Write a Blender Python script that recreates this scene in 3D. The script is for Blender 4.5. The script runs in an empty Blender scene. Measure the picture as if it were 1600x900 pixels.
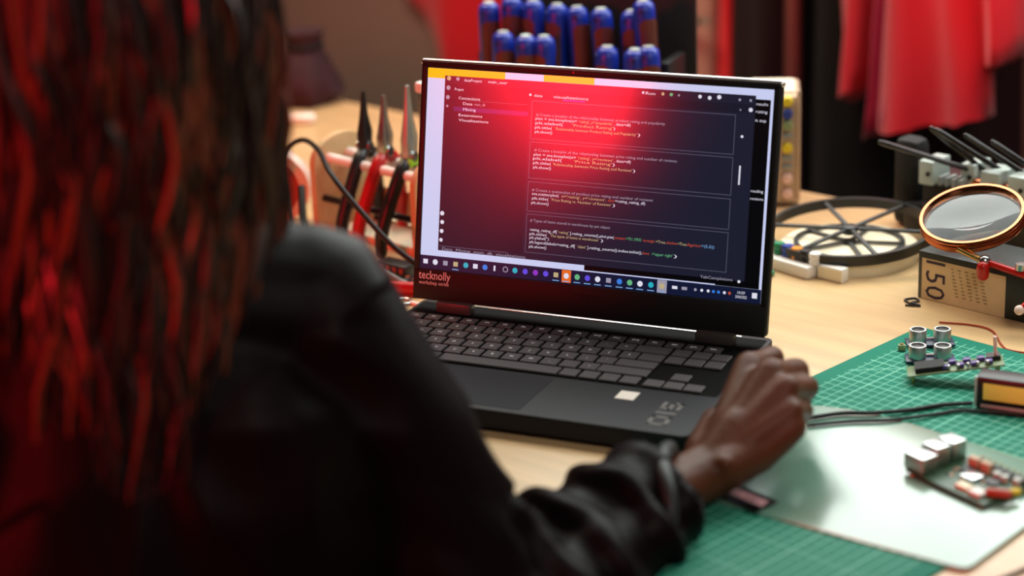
import bpy, bmesh, math, random
import numpy as np
from mathutils import Vector, Matrix, Euler, noise
random.seed(7)
S = bpy.context.scene
COL = S.collection
V = Vector

# ------------------------------------------------------------------ camera, light, exposure
cd = bpy.data.cameras.new('camera'); CAM = bpy.data.objects.new('camera', cd); COL.objects.link(CAM)
CAM.location = (0.69802, -1.46731, 0.69313); CAM.rotation_euler = (1.23551, 0.03847, 0.41771)
cd.sensor_width = 36; cd.lens = 3205.39 * 36 / 1600; cd.clip_start = .05
cd.dof.use_dof = True; cd.dof.focus_distance = 1.93; cd.dof.aperture_fstop = 2.6
S.camera = CAM
S.view_settings.view_transform = 'Standard'; S.view_settings.look = 'None'
S.view_settings.gamma = 1; S.view_settings.use_curve_mapping = False
S.view_settings.exposure = 0.0
wd = bpy.data.worlds.new('world'); S.world = wd; wd.use_nodes = True
wd.node_tree.nodes['Background'].inputs[0].default_value = (.30, .22, .18, 1)
wd.node_tree.nodes['Background'].inputs[1].default_value = .10

def area(name, loc, target, sx, sy, power, color, shape='RECTANGLE', spread=180):
    l = bpy.data.lights.new(name, 'AREA'); l.shape = shape; l.size = sx; l.size_y = sy
    l.energy = power; l.color = color; l.spread = math.radians(spread)
    o = bpy.data.objects.new(name, l); COL.objects.link(o); o.location = loc
    o.rotation_euler = (V(target) - V(loc)).to_track_quat('-Z', 'Y').to_euler()
    return o
area('softbox_light', (.22, .88, 1.0), (.27, -.50, .2), 1.5, 1.1, 34, (.93, 1.0, .95))
area('red_light', (-.92, -2.17, .75), (-.03, .245, .2), .52, .42, 42, (1, .012, .025), 'DISK')
area('warm_wall_fill', (-1.0, .75, 1.35), (-1.15, 1.9, -.1), .5, .5, 26, (1, .74, .54))  # added warm fill to lift the back wall, no fixture there
area('red_rail_light', (.42, .86, 1.15), (.02, 1.30, .08), .25, .25, 1.5, (1, .02, .06), spread=75)
area('front_fill_light', (1.25, -.95, 1.40), (.4, .25, 0), .7, .7, 10, (1, .93, .84))  # added weak fill from the camera side, hung below the ceiling

# ------------------------------------------------------------------ materials
def lin(c):
    return tuple(((x/255)/12.92 if x/255 <= .04045 else ((x/255+.055)/1.055)**2.4) for x in c)
def mat(name, rgb, rough=.5, metal=0, spec=.5, emit=0, ecol=None, coat=0, coatr=.1, srgb=True, trans=0, ior=1.5, sheen=0, bump=0, bscale=200, var=0, vscale=20, stretch=None):
    m = bpy.data.materials.new(name); m.use_nodes = True
    nt = m.node_tree; b = nt.nodes['Principled BSDF']
    c = lin(rgb) if srgb else rgb
    I = b.inputs
    I['Base Color'].default_value = (*c, 1); I['Roughness'].default_value = rough; I['Metallic'].default_value = metal
    I['Specular IOR Level'].default_value = spec; I['IOR'].default_value = ior
    I['Coat Weight'].default_value = coat; I['Coat Roughness'].default_value = coatr
    I['Transmission Weight'].default_value = trans; I['Sheen Weight'].default_value = sheen
    if emit:
        I['Emission Color'].default_value = (*(lin(ecol) if ecol else c), 1); I['Emission Strength'].default_value = emit
    if bump or var:
        tc = nt.nodes.new('ShaderNodeTexCoord'); src = tc.outputs['Object']
        if stretch:
            mp = nt.nodes.new('ShaderNodeMapping'); mp.inputs['Scale'].default_value = stretch
            nt.links.new(src, mp.inputs[0]); src = mp.outputs[0]
        if bump:
            n = nt.nodes.new('ShaderNodeTexNoise'); n.inputs['Scale'].default_value = bscale; nt.links.new(src, n.inputs[0])
            bp = nt.nodes.new('ShaderNodeBump'); bp.inputs['Strength'].default_value = bump; bp.inputs['Distance'].default_value = .002
            nt.links.new(n.outputs[0], bp.inputs['Height']); nt.links.new(bp.outputs[0], I['Normal'])
        if var:
            n = nt.nodes.new('ShaderNodeTexNoise'); n.inputs['Scale'].default_value = vscale; n.inputs['Detail'].default_value = 4
            nt.links.new(src, n.inputs[0])
            r = nt.nodes.new('ShaderNodeValToRGB')
            r.color_ramp.elements[0].position = .3; r.color_ramp.elements[1].position = .7
            r.color_ramp.elements[0].color = (*[x*(1-var) for x in c], 1); r.color_ramp.elements[1].color = (*[min(1, x*(1+var)) for x in c], 1)
            nt.links.new(n.outputs[0], r.inputs[0]); nt.links.new(r.outputs[0], I['Base Color'])
    return m
M = {}
def mk(k, *a, **kw): M[k] = mat(k, *a, **kw)
mk('wall', (128, 116, 106), .9, var=.12, vscale=1.5); mk('floor', (84, 74, 66), .6, var=.1, vscale=3); mk('ceiling', (60, 56, 54), .9)
mk('wood', (210, 175, 128), .32, spec=.65, var=.13, vscale=6, stretch=(1, 9, 9)); mk('wood_leg', (120, 84, 50), .5)
mk('ply', (206, 168, 120), .55, var=.1, vscale=20); mk('ply_dark', (70, 48, 30), .6, var=.2, vscale=8)
mk('black', (17, 17, 18), .42); mk('black_gloss', (12, 12, 13), .2); mk('black_matte', (16, 15, 15), .75)
mk('laptop', (34, 33, 36), .5, spec=.22); mk('sensor_board', (12, 34, 66), .4); mk('well', (12, 12, 13), .8, spec=.08); mk('hair_lit_tint', (112, 44, 24), .38, spec=.6, var=.3, vscale=8); mk('hinge', (72, 64, 62), .42); mk('key', (74, 70, 72), .5); mk('bezel', (20, 18, 18), .5, spec=.35)  # the red-brown hair tone paints warm light onto some locks
mk('edge_glint', (215, 212, 208), .3, metal=1); mk('pad', (33, 32, 36), .46, spec=.22)  # the bright metal puts highlights on the dark laptop's edges
mk('print_grey', (104, 99, 97), .5); mk('white_print', (235, 235, 235), .5)
mk('legend', (235, 232, 240), .5, emit=.25)
mk('sticker', (235, 225, 215), .5); mk('logo_dark', (52, 50, 50), .25, metal=.6)
mk('skin', (86, 43, 19), .5, spec=.3, bump=.25, bscale=420, var=.12, vscale=30); mk('nail', (176, 116, 100), .3)
mk('hair', (28, 13, 9), .36, spec=.6, var=.4, vscale=8)
mk('jacket', (14, 7, 8), .42, spec=.055, bump=.15, bscale=700); mk('jacket_cuff', (30, 34, 33), .45, spec=.3); mk('trousers', (30, 30, 38), .8); mk('eye', (230, 226, 220), .2); mk('iris', (40, 24, 14), .2)
mk('acrylic', (112, 152, 134), .22, spec=.9, coat=.35, coatr=.16); mk('acrylic_edge', (120, 96, 78), .4)
mk('steel', (190, 190, 192), .25, metal=1); mk('steel_rough', (196, 200, 200), .40, metal=1); mk('brass', (200, 150, 90), .25, metal=1)
mk('copper', (190, 112, 74), .2, metal=1); mk('red_paint', (190, 22, 16), .3); mk('red_grip', (176, 14, 16), .35)
mk('pcb_green', (34, 74, 46), .4); mk('pcb_olive', (108, 128, 84), .45); mk('purple', (84, 62, 140), .3); mk('cream', (238, 226, 196), .6); mk('white', (236, 232, 226), .5)
mk('beige', (186, 160, 132), .6); mk('beige_cloth', (176, 160, 140), .9, var=.1, vscale=30); mk('blue', (14, 46, 158), .36); mk('blue_deep', (10, 24, 96), .4)
mk('maroon_grip', (82, 36, 24), .5); mk('yellow', (228, 206, 40), .4); mk('yellow_label', (240, 246, 110), .6); mk('knob_blue', (22, 56, 150), .4); mk('pale_green', (130, 150, 104), .5)
mk('lime', (150, 200, 30), .4); mk('kraft', (226, 194, 150), .75, var=.06, vscale=40); mk('box_black', (34, 40, 38), .45); mk('ink', (52, 36, 60), .7); mk('ink_soft', (150, 122, 88), .7)
mk('orange', (226, 140, 30), .4); mk('green_plastic', (20, 130, 88), .4); mk('grey', (140, 146, 144), .45); mk('grey_light', (176, 190, 184), .35); mk('grey_dark', (60, 60, 60), .5)
mk('red_cloth', (200, 10, 34), .85, sheen=.3); mk('magenta_cloth', (170, 14, 62), .85, sheen=.3); mk('black_cloth', (13, 11, 12), .95); mk('maroon_cloth', (44, 8, 20), .85, var=.3, vscale=25)
mk('rail', (150, 96, 92), .35, metal=.6); mk('pink_label', (226, 170, 176), .5); mk('tube', (238, 214, 202), .5); mk('red_disc', (170, 30, 18), .45); mk('pale_ring', (226, 190, 178), .5)
mk('wire_red', (170, 60, 36), .45); mk('cable', (16, 15, 15), .5, spec=.3); mk('amber', (200, 130, 40), .4); mk('brown_red', (168, 66, 44), .4); mk('glass', (250, 250, 250), .02, trans=1, ior=1.3)
def cutting_mat():
    m = mat('cutting_mat', (22, 122, 98), .62, spec=.12); nt = m.node_tree; b = nt.nodes['Principled BSDF']
    tc = nt.nodes.new('ShaderNodeTexCoord'); sx = nt.nodes.new('ShaderNodeSeparateXYZ'); nt.links.new(tc.outputs['Object'], sx.inputs[0])
    def mth(op, a, bb=None, c=None):
        n = nt.nodes.new('ShaderNodeMath'); n.operation = op
        for i, x in enumerate((a, bb, c)):
            if x is None: continue
            if isinstance(x, (int, float)): n.inputs[i].default_value = x
            else: nt.links.new(x, n.inputs[i])
        return n.outputs[0]
    lines = None
    for ax in ('X', 'Y'):
        for period, w in ((.01, .0004), (.05, .0007)):
            f = mth('PINGPONG', sx.outputs[ax], period/2)
            l = mth('LESS_THAN', f, w)
            lines = l if lines is None else mth('MAXIMUM', lines, l)
    d = mth('SUBTRACT', sx.outputs['X'], sx.outputs['Y'])
    lines = mth('MAXIMUM', lines, mth('LESS_THAN', mth('PINGPONG', d, .15), .0008))
    # keep a plain margin around the grid
    for ax, h in (('X', .134), ('Y', .288)):
        a = mth('ABSOLUTE', sx.outputs[ax]); lines = mth('MULTIPLY', lines, mth('LESS_THAN', a, h))
    mix = nt.nodes.new('ShaderNodeMix'); mix.data_type = 'RGBA'
    mix.inputs[6].default_value = (*lin((20, 118, 96)), 1); mix.inputs[7].default_value = (*lin((128, 196, 172)), 1)
    nt.links.new(lines, mix.inputs[0]); nt.links.new(mix.outputs[2], b.inputs['Base Color'])
    return m
M['cutting_mat'] = cutting_mat()
def screen_mat(k, rgb, e): M[k] = mat(k, (6, 6, 8), .17, spec=.6, emit=e, ecol=rgb)
screen_mat('s_ide', (33, 35, 54), .75); screen_mat('s_side', (27, 29, 46), .75); screen_mat('s_lav', (206, 212, 248), .92); screen_mat('s_yellow', (248, 190, 24), .95)
screen_mat('s_black', (7, 7, 10), .8); screen_mat('s_task', (20, 26, 54), .9); screen_mat('s_white', (232, 230, 246), .9); screen_mat('s_line', (96, 96, 120), .8)
screen_mat('s_tan', (206, 186, 140), .8); screen_mat('s_red', (206, 84, 60), .8); screen_mat('s_green', (110, 196, 140), .8); screen_mat('s_blue', (130, 180, 236), .8); screen_mat('s_comment', (170, 164, 186), .8)
screen_mat('s_hl', (60, 44, 96), .9); screen_mat('s_mag', (150, 60, 200), .9); screen_mat('s_orange', (236, 110, 40), .9); screen_mat('s_teal', (40, 180, 200), .9); screen_mat('s_vio', (100, 80, 230), .9); screen_mat('s_azure', (60, 130, 230), .9)

# ------------------------------------------------------------------ builders
class MB:
    def __init__(s): s.b = bmesh.new()
    def _x(s, vs, mtx):
        if mtx is not None: bmesh.ops.transform(s.b, matrix=mtx, verts=vs)
    def box(s, c, d, rz=0, bev=0, mtx=None, seg=2):
        r = bmesh.ops.create_cube(s.b, size=1); vs = r['verts']
        for v in vs: v.co = V((v.co.x*d[0], v.co.y*d[1], v.co.z*d[2]))
        if bev:
            es = list({e for v in vs for e in v.link_edges})
            rr = bmesh.ops.bevel(s.b, geom=es, offset=bev, segments=seg, profile=.5, affect='EDGES')
            vs = list({v for f in rr['faces'] for v in f.verts} | {v for v in vs if v.is_valid})
        s._x(vs, Matrix.Translation(c) @ Matrix.Rotation(rz, 4, 'Z'))
        s._x(vs, mtx); return s
    def prism(s, poly, z0, z1, mtx=None, bev=0):
        lo = [s.b.verts.new((x, y, z0)) for x, y in poly]; hi = [s.b.verts.new((x, y, z1)) for x, y in poly]
        n = len(poly); area2 = sum(poly[i][0]*poly[(i+1) % n][1]-poly[(i+1) % n][0]*poly[i][1] for i in range(n))
        if area2 < 0: lo.reverse(); hi.reverse()
        ft = s.b.faces.new(hi); s.b.faces.new(lo[::-1])
        for i in range(n): s.b.faces.new((lo[i], lo[(i+1) % n], hi[(i+1) % n], hi[i]))
        vs = lo+hi
        if bev:
            rr = bmesh.ops.bevel(s.b, geom=list(ft.edges), offset=bev, segments=2, profile=.5, affect='EDGES')
            vs = list({v for f in rr['faces'] for v in f.verts} | {v for v in vs if v.is_valid})
        s._x(vs, mtx); return s
    def tube(s, pts, r, seg=10, caps=True, round_ends=False, mtx=None, flat=1, close=False):
        pts = [V(p) for p in pts]; n = len(pts)
        rs = list(r) if hasattr(r, '__len__') else [r]*n
        if round_ends:
            a = (pts[0]-pts[1]).normalized(); b = (pts[-1]-pts[-2]).normalized()
            pre = [(pts[0]+a*rs[0]*math.sin(t), rs[0]*math.cos(t)) for t in (1.45, 1.0, .5)]
            post = [(pts[-1]+b*rs[-1]*math.sin(t), rs[-1]*math.cos(t)) for t in (.5, 1.0, 1.45)]
            pts = [p for p, _ in pre]+pts+[p for p, _ in post]; rs = [q for _, q in pre]+rs+[q for _, q in post]; n = len(pts)
        rings = []; u = None; allv = []
        for i, p in enumerate(pts):
            if close: t = (pts[(i+1) % n]-pts[i-1]).normalized()
            else: t = (pts[min(i+1, n-1)]-pts[max(i-1, 0)]).normalized()
            if u is None:
                u = t.orthogonal().normalized() if abs(t.z) > .9 else t.cross(V((0, 0, 1))).normalized()
            else: u = (u-t*u.dot(t)).normalized()
            w = t.cross(u)
            ring = [s.b.verts.new(p+(u*math.cos(a)+w*math.sin(a)*flat)*rs[i]) for a in (2*math.pi*k/seg for k in range(seg))]
            rings.append(ring); allv += ring
        for i in range(n if close else n-1):
            A, B = rings[i], rings[(i+1) % n]
            for k in range(seg): s.b.faces.new((A[k], A[(k+1) % seg], B[(k+1) % seg], B[k]))
        if caps and not close: s.b.faces.new(rings[0][::-1]); s.b.faces.new(rings[-1])
        s._x(allv, mtx); return s
    def lathe(s, prof, seg=24, mtx=None):
        rings = []; allv = []
        for r, z in prof:
            if r < 1e-6: ring = [s.b.verts.new((0, 0, z))]
            else: ring = [s.b.verts.new((r*math.cos(2*math.pi*k/seg), r*math.sin(2*math.pi*k/seg), z)) for k in range(seg)]
            rings.append(ring); allv += ring
        for A, B in zip(rings, rings[1:]):
            for k in range(seg):
                k2 = (k+1) % seg
                if len(A) == 1 and len(B) == 1: continue
                if len(A) == 1: s.b.faces.new((A[0], B[k2], B[k]))
                elif len(B) == 1: s.b.faces.new((A[k], A[k2], B[0]))
                else: s.b.faces.new((A[k], A[k2], B[k2], B[k]))
        s._x(allv, mtx); return s
    def cyl(s, p0, p1, r, seg=16): return s.tube([p0, p1], r, seg)
    def ball(s, c, r, sc=(1, 1, 1), seg=14, mtx=None):
        rr = bmesh.ops.create_uvsphere(s.b, u_segments=seg, v_segments=seg//2+2, radius=r)
        for v in rr['verts']: v.co = V((v.co.x*sc[0]+c[0], v.co.y*sc[1]+c[1], v.co.z*sc[2]+c[2]))
        s._x(rr['verts'], mtx); return s
    def obj(s, name, m, parent=None, smooth=True, angle=40):
        bmesh.ops.recalc_face_normals(s.b, faces=s.b.faces)
        if smooth:
            for f in s.b.faces: f.smooth = True
            for e in s.b.edges:
                if len(e.link_faces) == 2 and e.calc_face_angle(0) > math.radians(angle): e.smooth = False
        me = bpy.data.meshes.new(name); s.b.to_mesh(me); s.b.free()
        return link(name, me, m, parent)
def link(name, me, m=None, parent=None):
    if m is not None:
        me.materials.clear(); me.materials.append(M[m] if isinstance(m, str) else m)
    o = bpy.data.objects.new(name, me); COL.objects.link(o)
    if parent is not None: o.parent = parent
    return o
def tag(o, label=None, cat=None, group=None, kind=None):
    for k, v in (('label', label), ('category', cat), ('group', group), ('kind', kind)):
        if v: o[k] = v
    return o
def thing(name, label, cat, loc=(0, 0, 0), rz=0, group=None):
    o = bpy.data.objects.new(name, None); COL.objects.link(o); o.empty_display_size = .02
    o.location = loc; o.rotation_euler = (0, 0, rz); return tag(o, label, cat, group)
def copy_tree(o, parent=None):
    c = o.copy(); COL.objects.link(c)
    if parent is not None: c.parent = parent
    for ch in list(o.children): copy_tree(ch, c)
    return c
def text_mesh(t, width=None, height=None):
    cu = bpy.data.curves.new('lettering', 'FONT'); cu.body = t; cu.size = 1; cu.resolution_u = 2
    o = bpy.data.objects.new('lettering', cu); COL.objects.link(o)
    me = bpy.data.meshes.new_from_object(o); bpy.data.objects.remove(o); bpy.data.curves.remove(cu)
    xs = [v.co.x for v in me.vertices]; ys = [v.co.y for v in me.vertices]
    x0, x1, y1 = min(xs), max(xs), .72
    sx = width/(x1-x0) if width else height/y1; sy = height/y1
    for v in me.vertices: v.co = V(((v.co.x-x0)*sx, v.co.y*sy, 0))
    return me
def bez(pts, n=10):  # Catmull-Rom through the points
    P = [V(p) for p in pts]; P = [P[0]*2-P[1]]+P+[P[-1]*2-P[-2]]; out = []
    for i in range(1, len(P)-2):
        for k in range(n):
            t = k/n; a, b, c, d = P[i-1:i+3]
            out.append(.5*((2*b)+(c-a)*t+(2*a-5*b+4*c-d)*t*t+(3*b-a-3*c+d)*t**3))
    out.append(P[-2]); return out
TR = math.radians(-18.2); EX = V((math.cos(TR), math.sin(TR), 0)); EY = V((-math.sin(TR), math.cos(TR), 0))
def tf(a, b, z=0): return EX*a+EY*b+V((0, 0, z))   # the bench's own frame: along and across
def frame(o, ex, ez=(0, 0, 1)):
    x = V(ex).normalized(); z = V(ez); z = (z-x*z.dot(x)).normalized(); y = z.cross(x)
    return Matrix(((x.x, y.x, z.x, o[0]), (x.y, y.y, z.y, o[1]), (x.z, y.z, z.z, o[2]), (0, 0, 0, 1)))

# ------------------------------------------------------------------ the room
RM = Matrix.Rotation(TR, 4, 'Z')
def struct(name, c, d, m): return tag(MB().box(c, d, mtx=RM).obj(name, m, smooth=False), kind='structure')
struct('floor', (-.2, -.4, -.765), (5.6, 4.8, .05), 'floor')
struct('wall_back', (-.2, 1.83, .6), (5.6, .08, 2.68), 'wall')
struct('wall_left', (-2.94, -.4, .6), (.08, 4.38, 2.68), 'wall')
struct('wall_right', (2.54, -.4, .6), (.08, 4.38, 2.68), 'wall')
struct('wall_front', (-.2, -2.63, .6), (5.6, .08, 2.68), 'wall')
struct('ceiling', (-.2, -.4, 1.965), (5.6, 4.8, .05), 'ceiling')
tag(MB().box((-.2, 1.78, -.70), (5.4, .02, .08), mtx=RM).obj('baseboard_back', 'grey_dark'), kind='structure')

# workbench
TB = thing('workbench', 'long maple topped workbench under the laptop', 'table', tf(-.1, .29, -.74), TR)
MB().box((0, 0, .725), (2.9, .9, .03), bev=.003).obj('table_top', 'wood', TB)
for sx in (-1, 1):
    for sy in (-1, 1): MB().box((sx*1.36, sy*.38, .355), (.07, .07, .71), bev=.004).obj('leg', 'wood_leg', TB)
MB().box((0, .38, .66), (2.65, .025, .1)).obj('apron', 'wood_leg', TB); MB().box((0, -.38, .66), (2.65, .025, .1)).obj('apron', 'wood_leg', TB)

# ------------------------------------------------------------------ laptop
LP = thing('laptop', 'open black laptop with a lit code editor screen', 'laptop')
LW, LYB, ZT = .358, .232, .021
b = MB()
poly = []
def rpoly(x0, x1, y0, y1, r, n=4):
    out = []
    for cx, cy, a0 in ((x1-r, y0+r, -90), (x1-r, y1-r, 0), (x0+r, y1-r, 90), (x0+r, y0+r, 180)):
        for k in range(n+1):
            a = math.radians(a0+90*k/n); out.append((cx+r*math.cos(a), cy+r*math.sin(a)))
    return out
b.prism(rpoly(-.179, .179, -.008, LYB, .007), .0045, ZT, bev=.0012); b.obj('base', 'laptop', LP)
for sx in (-.15, .15):
    for y in (.012, .21): MB().box((sx, y, .00235), (.03, .008, .0047)).obj('rubber_foot', 'black_matte', LP)
MB().box((0, .2258, .0213), (.30, .0034, .0012), bev=.0003).obj('rear_glint_strip', 'edge_glint', LP)  # bright strip added for the line of light along the base's rear
MB().prism(rpoly(-.093, .0255, .0, .0765, .003), ZT-.0002, ZT+.0003).obj('touchpad', 'pad', LP)
MB().prism(rpoly(-.175, .175, .0795, .2240, .003), ZT-.0002, ZT+.0002).obj('key_well', 'well', LP)
kc = {}
def key(x, y, w, d, legend=None):
    k = (round(w, 4), round(d, 4))
    if k not in kc:
        q = MB().box((0, 0, .0013), (w, d, .0022), bev=.0006, seg=1); bmesh.ops.recalc_face_normals(q.b, faces=q.b.faces)
        me = bpy.data.meshes.new('key'); q.b.to_mesh(me); q.b.free(); me.materials.append(M['key']); kc[k] = me
    o = bpy.data.objects.new('key', kc[k]); COL.objects.link(o); o.parent = LP; o.location = (x, y, ZT+.0002)
    if legend:
        if legend not in kc:
            me = text_mesh(legend, None, .0034); me.materials.append(M['legend']); kc[legend] = me
            w2 = max(v.co.x for v in me.vertices)
            for v in me.vertices: v.co.x -= w2/2; v.co.y -= .0015
        l = bpy.data.objects.new('key_legend', kc[legend]); COL.objects.link(l); l.parent = o; l.location = (0, 0, .00246)
KP, KD = .0164, .0158
ROWS = [(.1085, -.125, 'ZXCVBNM,./'), (.127, -.1345, "ASDFGHJKL;'"), (.1455, -.139, 'QWERTYUIOP[]'), (.1640, -.149, '1234567890-=')]
for y, x0, ch in ROWS:
    for i, c in enumerate(ch): key(x0+i*.019, y, KP, KD, c)
def wide(x0, x1, y, d=KD, legend=None): key((x0+x1)/2, y, x1-x0, d, legend)
wide(-.172, -.1345, .1085); wide(.0555+.0, .1025, .1085); wide(-.172, -.144, .127); wide(.0655-.0, .1025, .127)
wide(-.172, -.1485, .1455); wide(.0800, .1025, .1455); wide(-.172, -.1585, .164, KD, '`'); wide(.0700, .1025, .164)
for i in range(17): key(-.163+i*.0188, .1815, .0156, .0125, ['esc']+['F%d' % n for n in range(1, 13)]+['ins', 'del', 'prt', 'hm'] and (['esc']+['F%d' % n for n in range(1, 13)]+['ins', 'del', 'prt', 'hm'])[i])
wide(-.172, -.153, .0895); wide(-.150, -.133, .0895); wide(-.130, -.113, .0895); wide(-.110, -.0945, .0895)
wide(-.0917, .0245, .0895)
for i in range(4): key(.0348+i*.019, .0895, KP, KD)
for i in range(3):
    key(.1135+i*.0187, .1455, KP, KD); key(.1135+i*.0187, .164, KP, KD); key(.114+i*.0186, .0885, KP, .0150)
key(.1326, .1080, KP, .0150)
MB().box((.1010, .0590, ZT+.0003), (.0172, .0175, .0005), rz=0).obj('sticker', 'sticker', LP)['label'] = 'small white square sticker'
q = MB()
def bar(x0, x1, y0, y1): q.box(((x0+x1)/2, (y0+y1)/2, ZT+.0002), (x1-x0, y1-y0, .0003))
t = .0036   # "015" lying along the palm rest, read from its front edge
bar(.1365, .1401, .0420, .0560); bar(.1365, .1460, .0400, .0436); bar(.1436, .1472, .0400, .0560); bar(.1436, .1545, .0530, .0566); bar(.1509, .1545, .0410, .0566)
bar(.1365, .1545, .0310, .0346)
bar(.1365, .1545, .0215, .0251); bar(.1365, .1401, .0075, .0250); bar(.1509, .1545, .0075, .0250); bar(.1365, .1545, .0065, .0101)
q.obj('palm_rest_lettering', 'print_grey', LP)
# hinges and lid
TH = .21062; HY = .2039; HZ = .021
LID = bpy.data.objects.new('screen_lid_frame', None)
LX = Matrix.Translation((0, HY, HZ)) @ Matrix.Rotation(-TH, 4, 'X') @ Matrix.Rotation(math.pi/2, 4, 'X')   # lid local: x right, y up the lid, z towards the viewer
bpy.data.objects.remove(LID)
for x0, x1 in ((-.1507, -.1132), (.1132, .1507)):
    MB().box(((x0+x1)/2, .2045, .0262), (x1-x0, .012, .0112), bev=.0025).obj('hinge', 'hinge', LP)
lid = MB().prism(rpoly(-.179, .179, .0095, .2405, .004), -.0075, -.0008, mtx=LX, bev=.0006).obj('screen_lid', 'bezel', LP)
MB().tube([(-.1775, .2390, -.0036), (.1775, .2390, -.0036)], .0036, 16, round_ends=True, mtx=LX).obj('lid_edge', 'edge_glint', lid)  # edge of the dark lid, rounded and brightened to carry a highlight
for c, d in (((0, .2372, 0), (.356, .0052, .0016)), ((0, .0245, 0), (.356, .0295, .0016)), ((-.1752, .137, 0), (.0058, .2, .0016)), ((.1752, .137, 0), (.0058, .2, .0016))):
    MB().box(c, d, bev=.0004, mtx=LX).obj('bezel', 'bezel', lid)
MB().tube([(-.0215+.0, .2376, .0008), (-.0215, .2376, .0011)], .0011, 10, mtx=LX).obj('webcam', 'red_disc', lid)
def onlid(name, me, m, x, y, z, parent):
    me.transform(LX @ Matrix.Translation((x, y, z))); return link(name, me, m, parent)
onlid('lettering', text_mesh('tecknolly', .034, .0085), 'white_print', -.1725, .0300, .0010, lid)
onlid('lettering', text_mesh('workshop series', .032, .0036), 'white_print', -.1720, .0248, .0010, lid)
onlid('logo', text_mesh('OMEN', .026, .0065), 'logo_dark', -.010, .0255, .0010, lid)
# the display: x from the left edge, y down from the top edge, in millimetres
DX, DY0 = -.172, .0400+.1936
DSP = MB().box((0, .0400+.0968, -.0006), (.344, .1936, .0006), mtx=LX).obj('display', 's_lav', LP)
def pane(name, x0, y0, x1, y1, m, lv=1):
    x0, x1, y0, y1 = x0/1000, x1/1000, y0/1000, y1/1000
    return MB().box((DX+(x0+x1)/2, DY0-(y0+y1)/2, -.0003+lv*.00006), (x1-x0, y1-y0, .00005), mtx=LX).obj(name, m, DSP, smooth=False)
def disc(name, x, y, r, m, lv=4):
    return MB().tube([(DX+x/1000, DY0-y/1000, -.0003+lv*.00006-.00002), (DX+x/1000, DY0-y/1000, -.0003+lv*.00006)], r/1000, 14, mtx=LX).obj(name, m, DSP, smooth=False)
pane('window_bar', 0, 0, 81, 6.6, 's_yellow'); pane('window_bar', 0, 0, 18.4, 9.4, 's_yellow'); pane('window_bar', 120.5, 0, 171.5, 6.2, 's_yellow')
pane('editor_window', 18.4, 6.3, 327.6, 174.7, 's_ide', 1); pane('editor_window', 171.0, 174.5, 327.6, 179.5, 's_black', 1)
pane('editor_sidebar', 18.4, 13.5, 106.5, 170.5, 's_side', 2); pane('tab_bar', 106.5, 14.5, 327.6, 22.5, 's_side', 2)
pane('terminal_window', 327.6, 9.4, 341.6, 180.5, 's_black', 1); pane('editor_window', 300, 174.7, 341.6, 180.5, 's_black', 1)
pane('taskbar', 0, 180.6, 344, 193.6, 's_task', 2)
pane('selection', 28.8, 35.4, 106.4, 39.6, 's_hl', 3); pane('tab_underline', 141, 21.9, 163.4, 22.7, 's_mag', 3)
for a, bb in ((24.5, 60.6), (63, 97.6), (100.6, 128.8), (131.3, 168.1)):
    for r_ in ((109.8, a, 309.8, a+.5), (109.8, bb-.5, 309.8, bb), (109.8, a, 110.3, bb), (309.3, a, 309.8, bb)): pane('cell_border', *r_, 's_line', 3)
pane('divider', 20, 170.0, 92, 170.5, 's_line', 3); pane('divider', 40, 28.8, 105, 29.1, 's_line', 3)
pane('scroll_bar', 315.9, 70, 317.4, 87.3, 's_white', 3)
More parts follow.
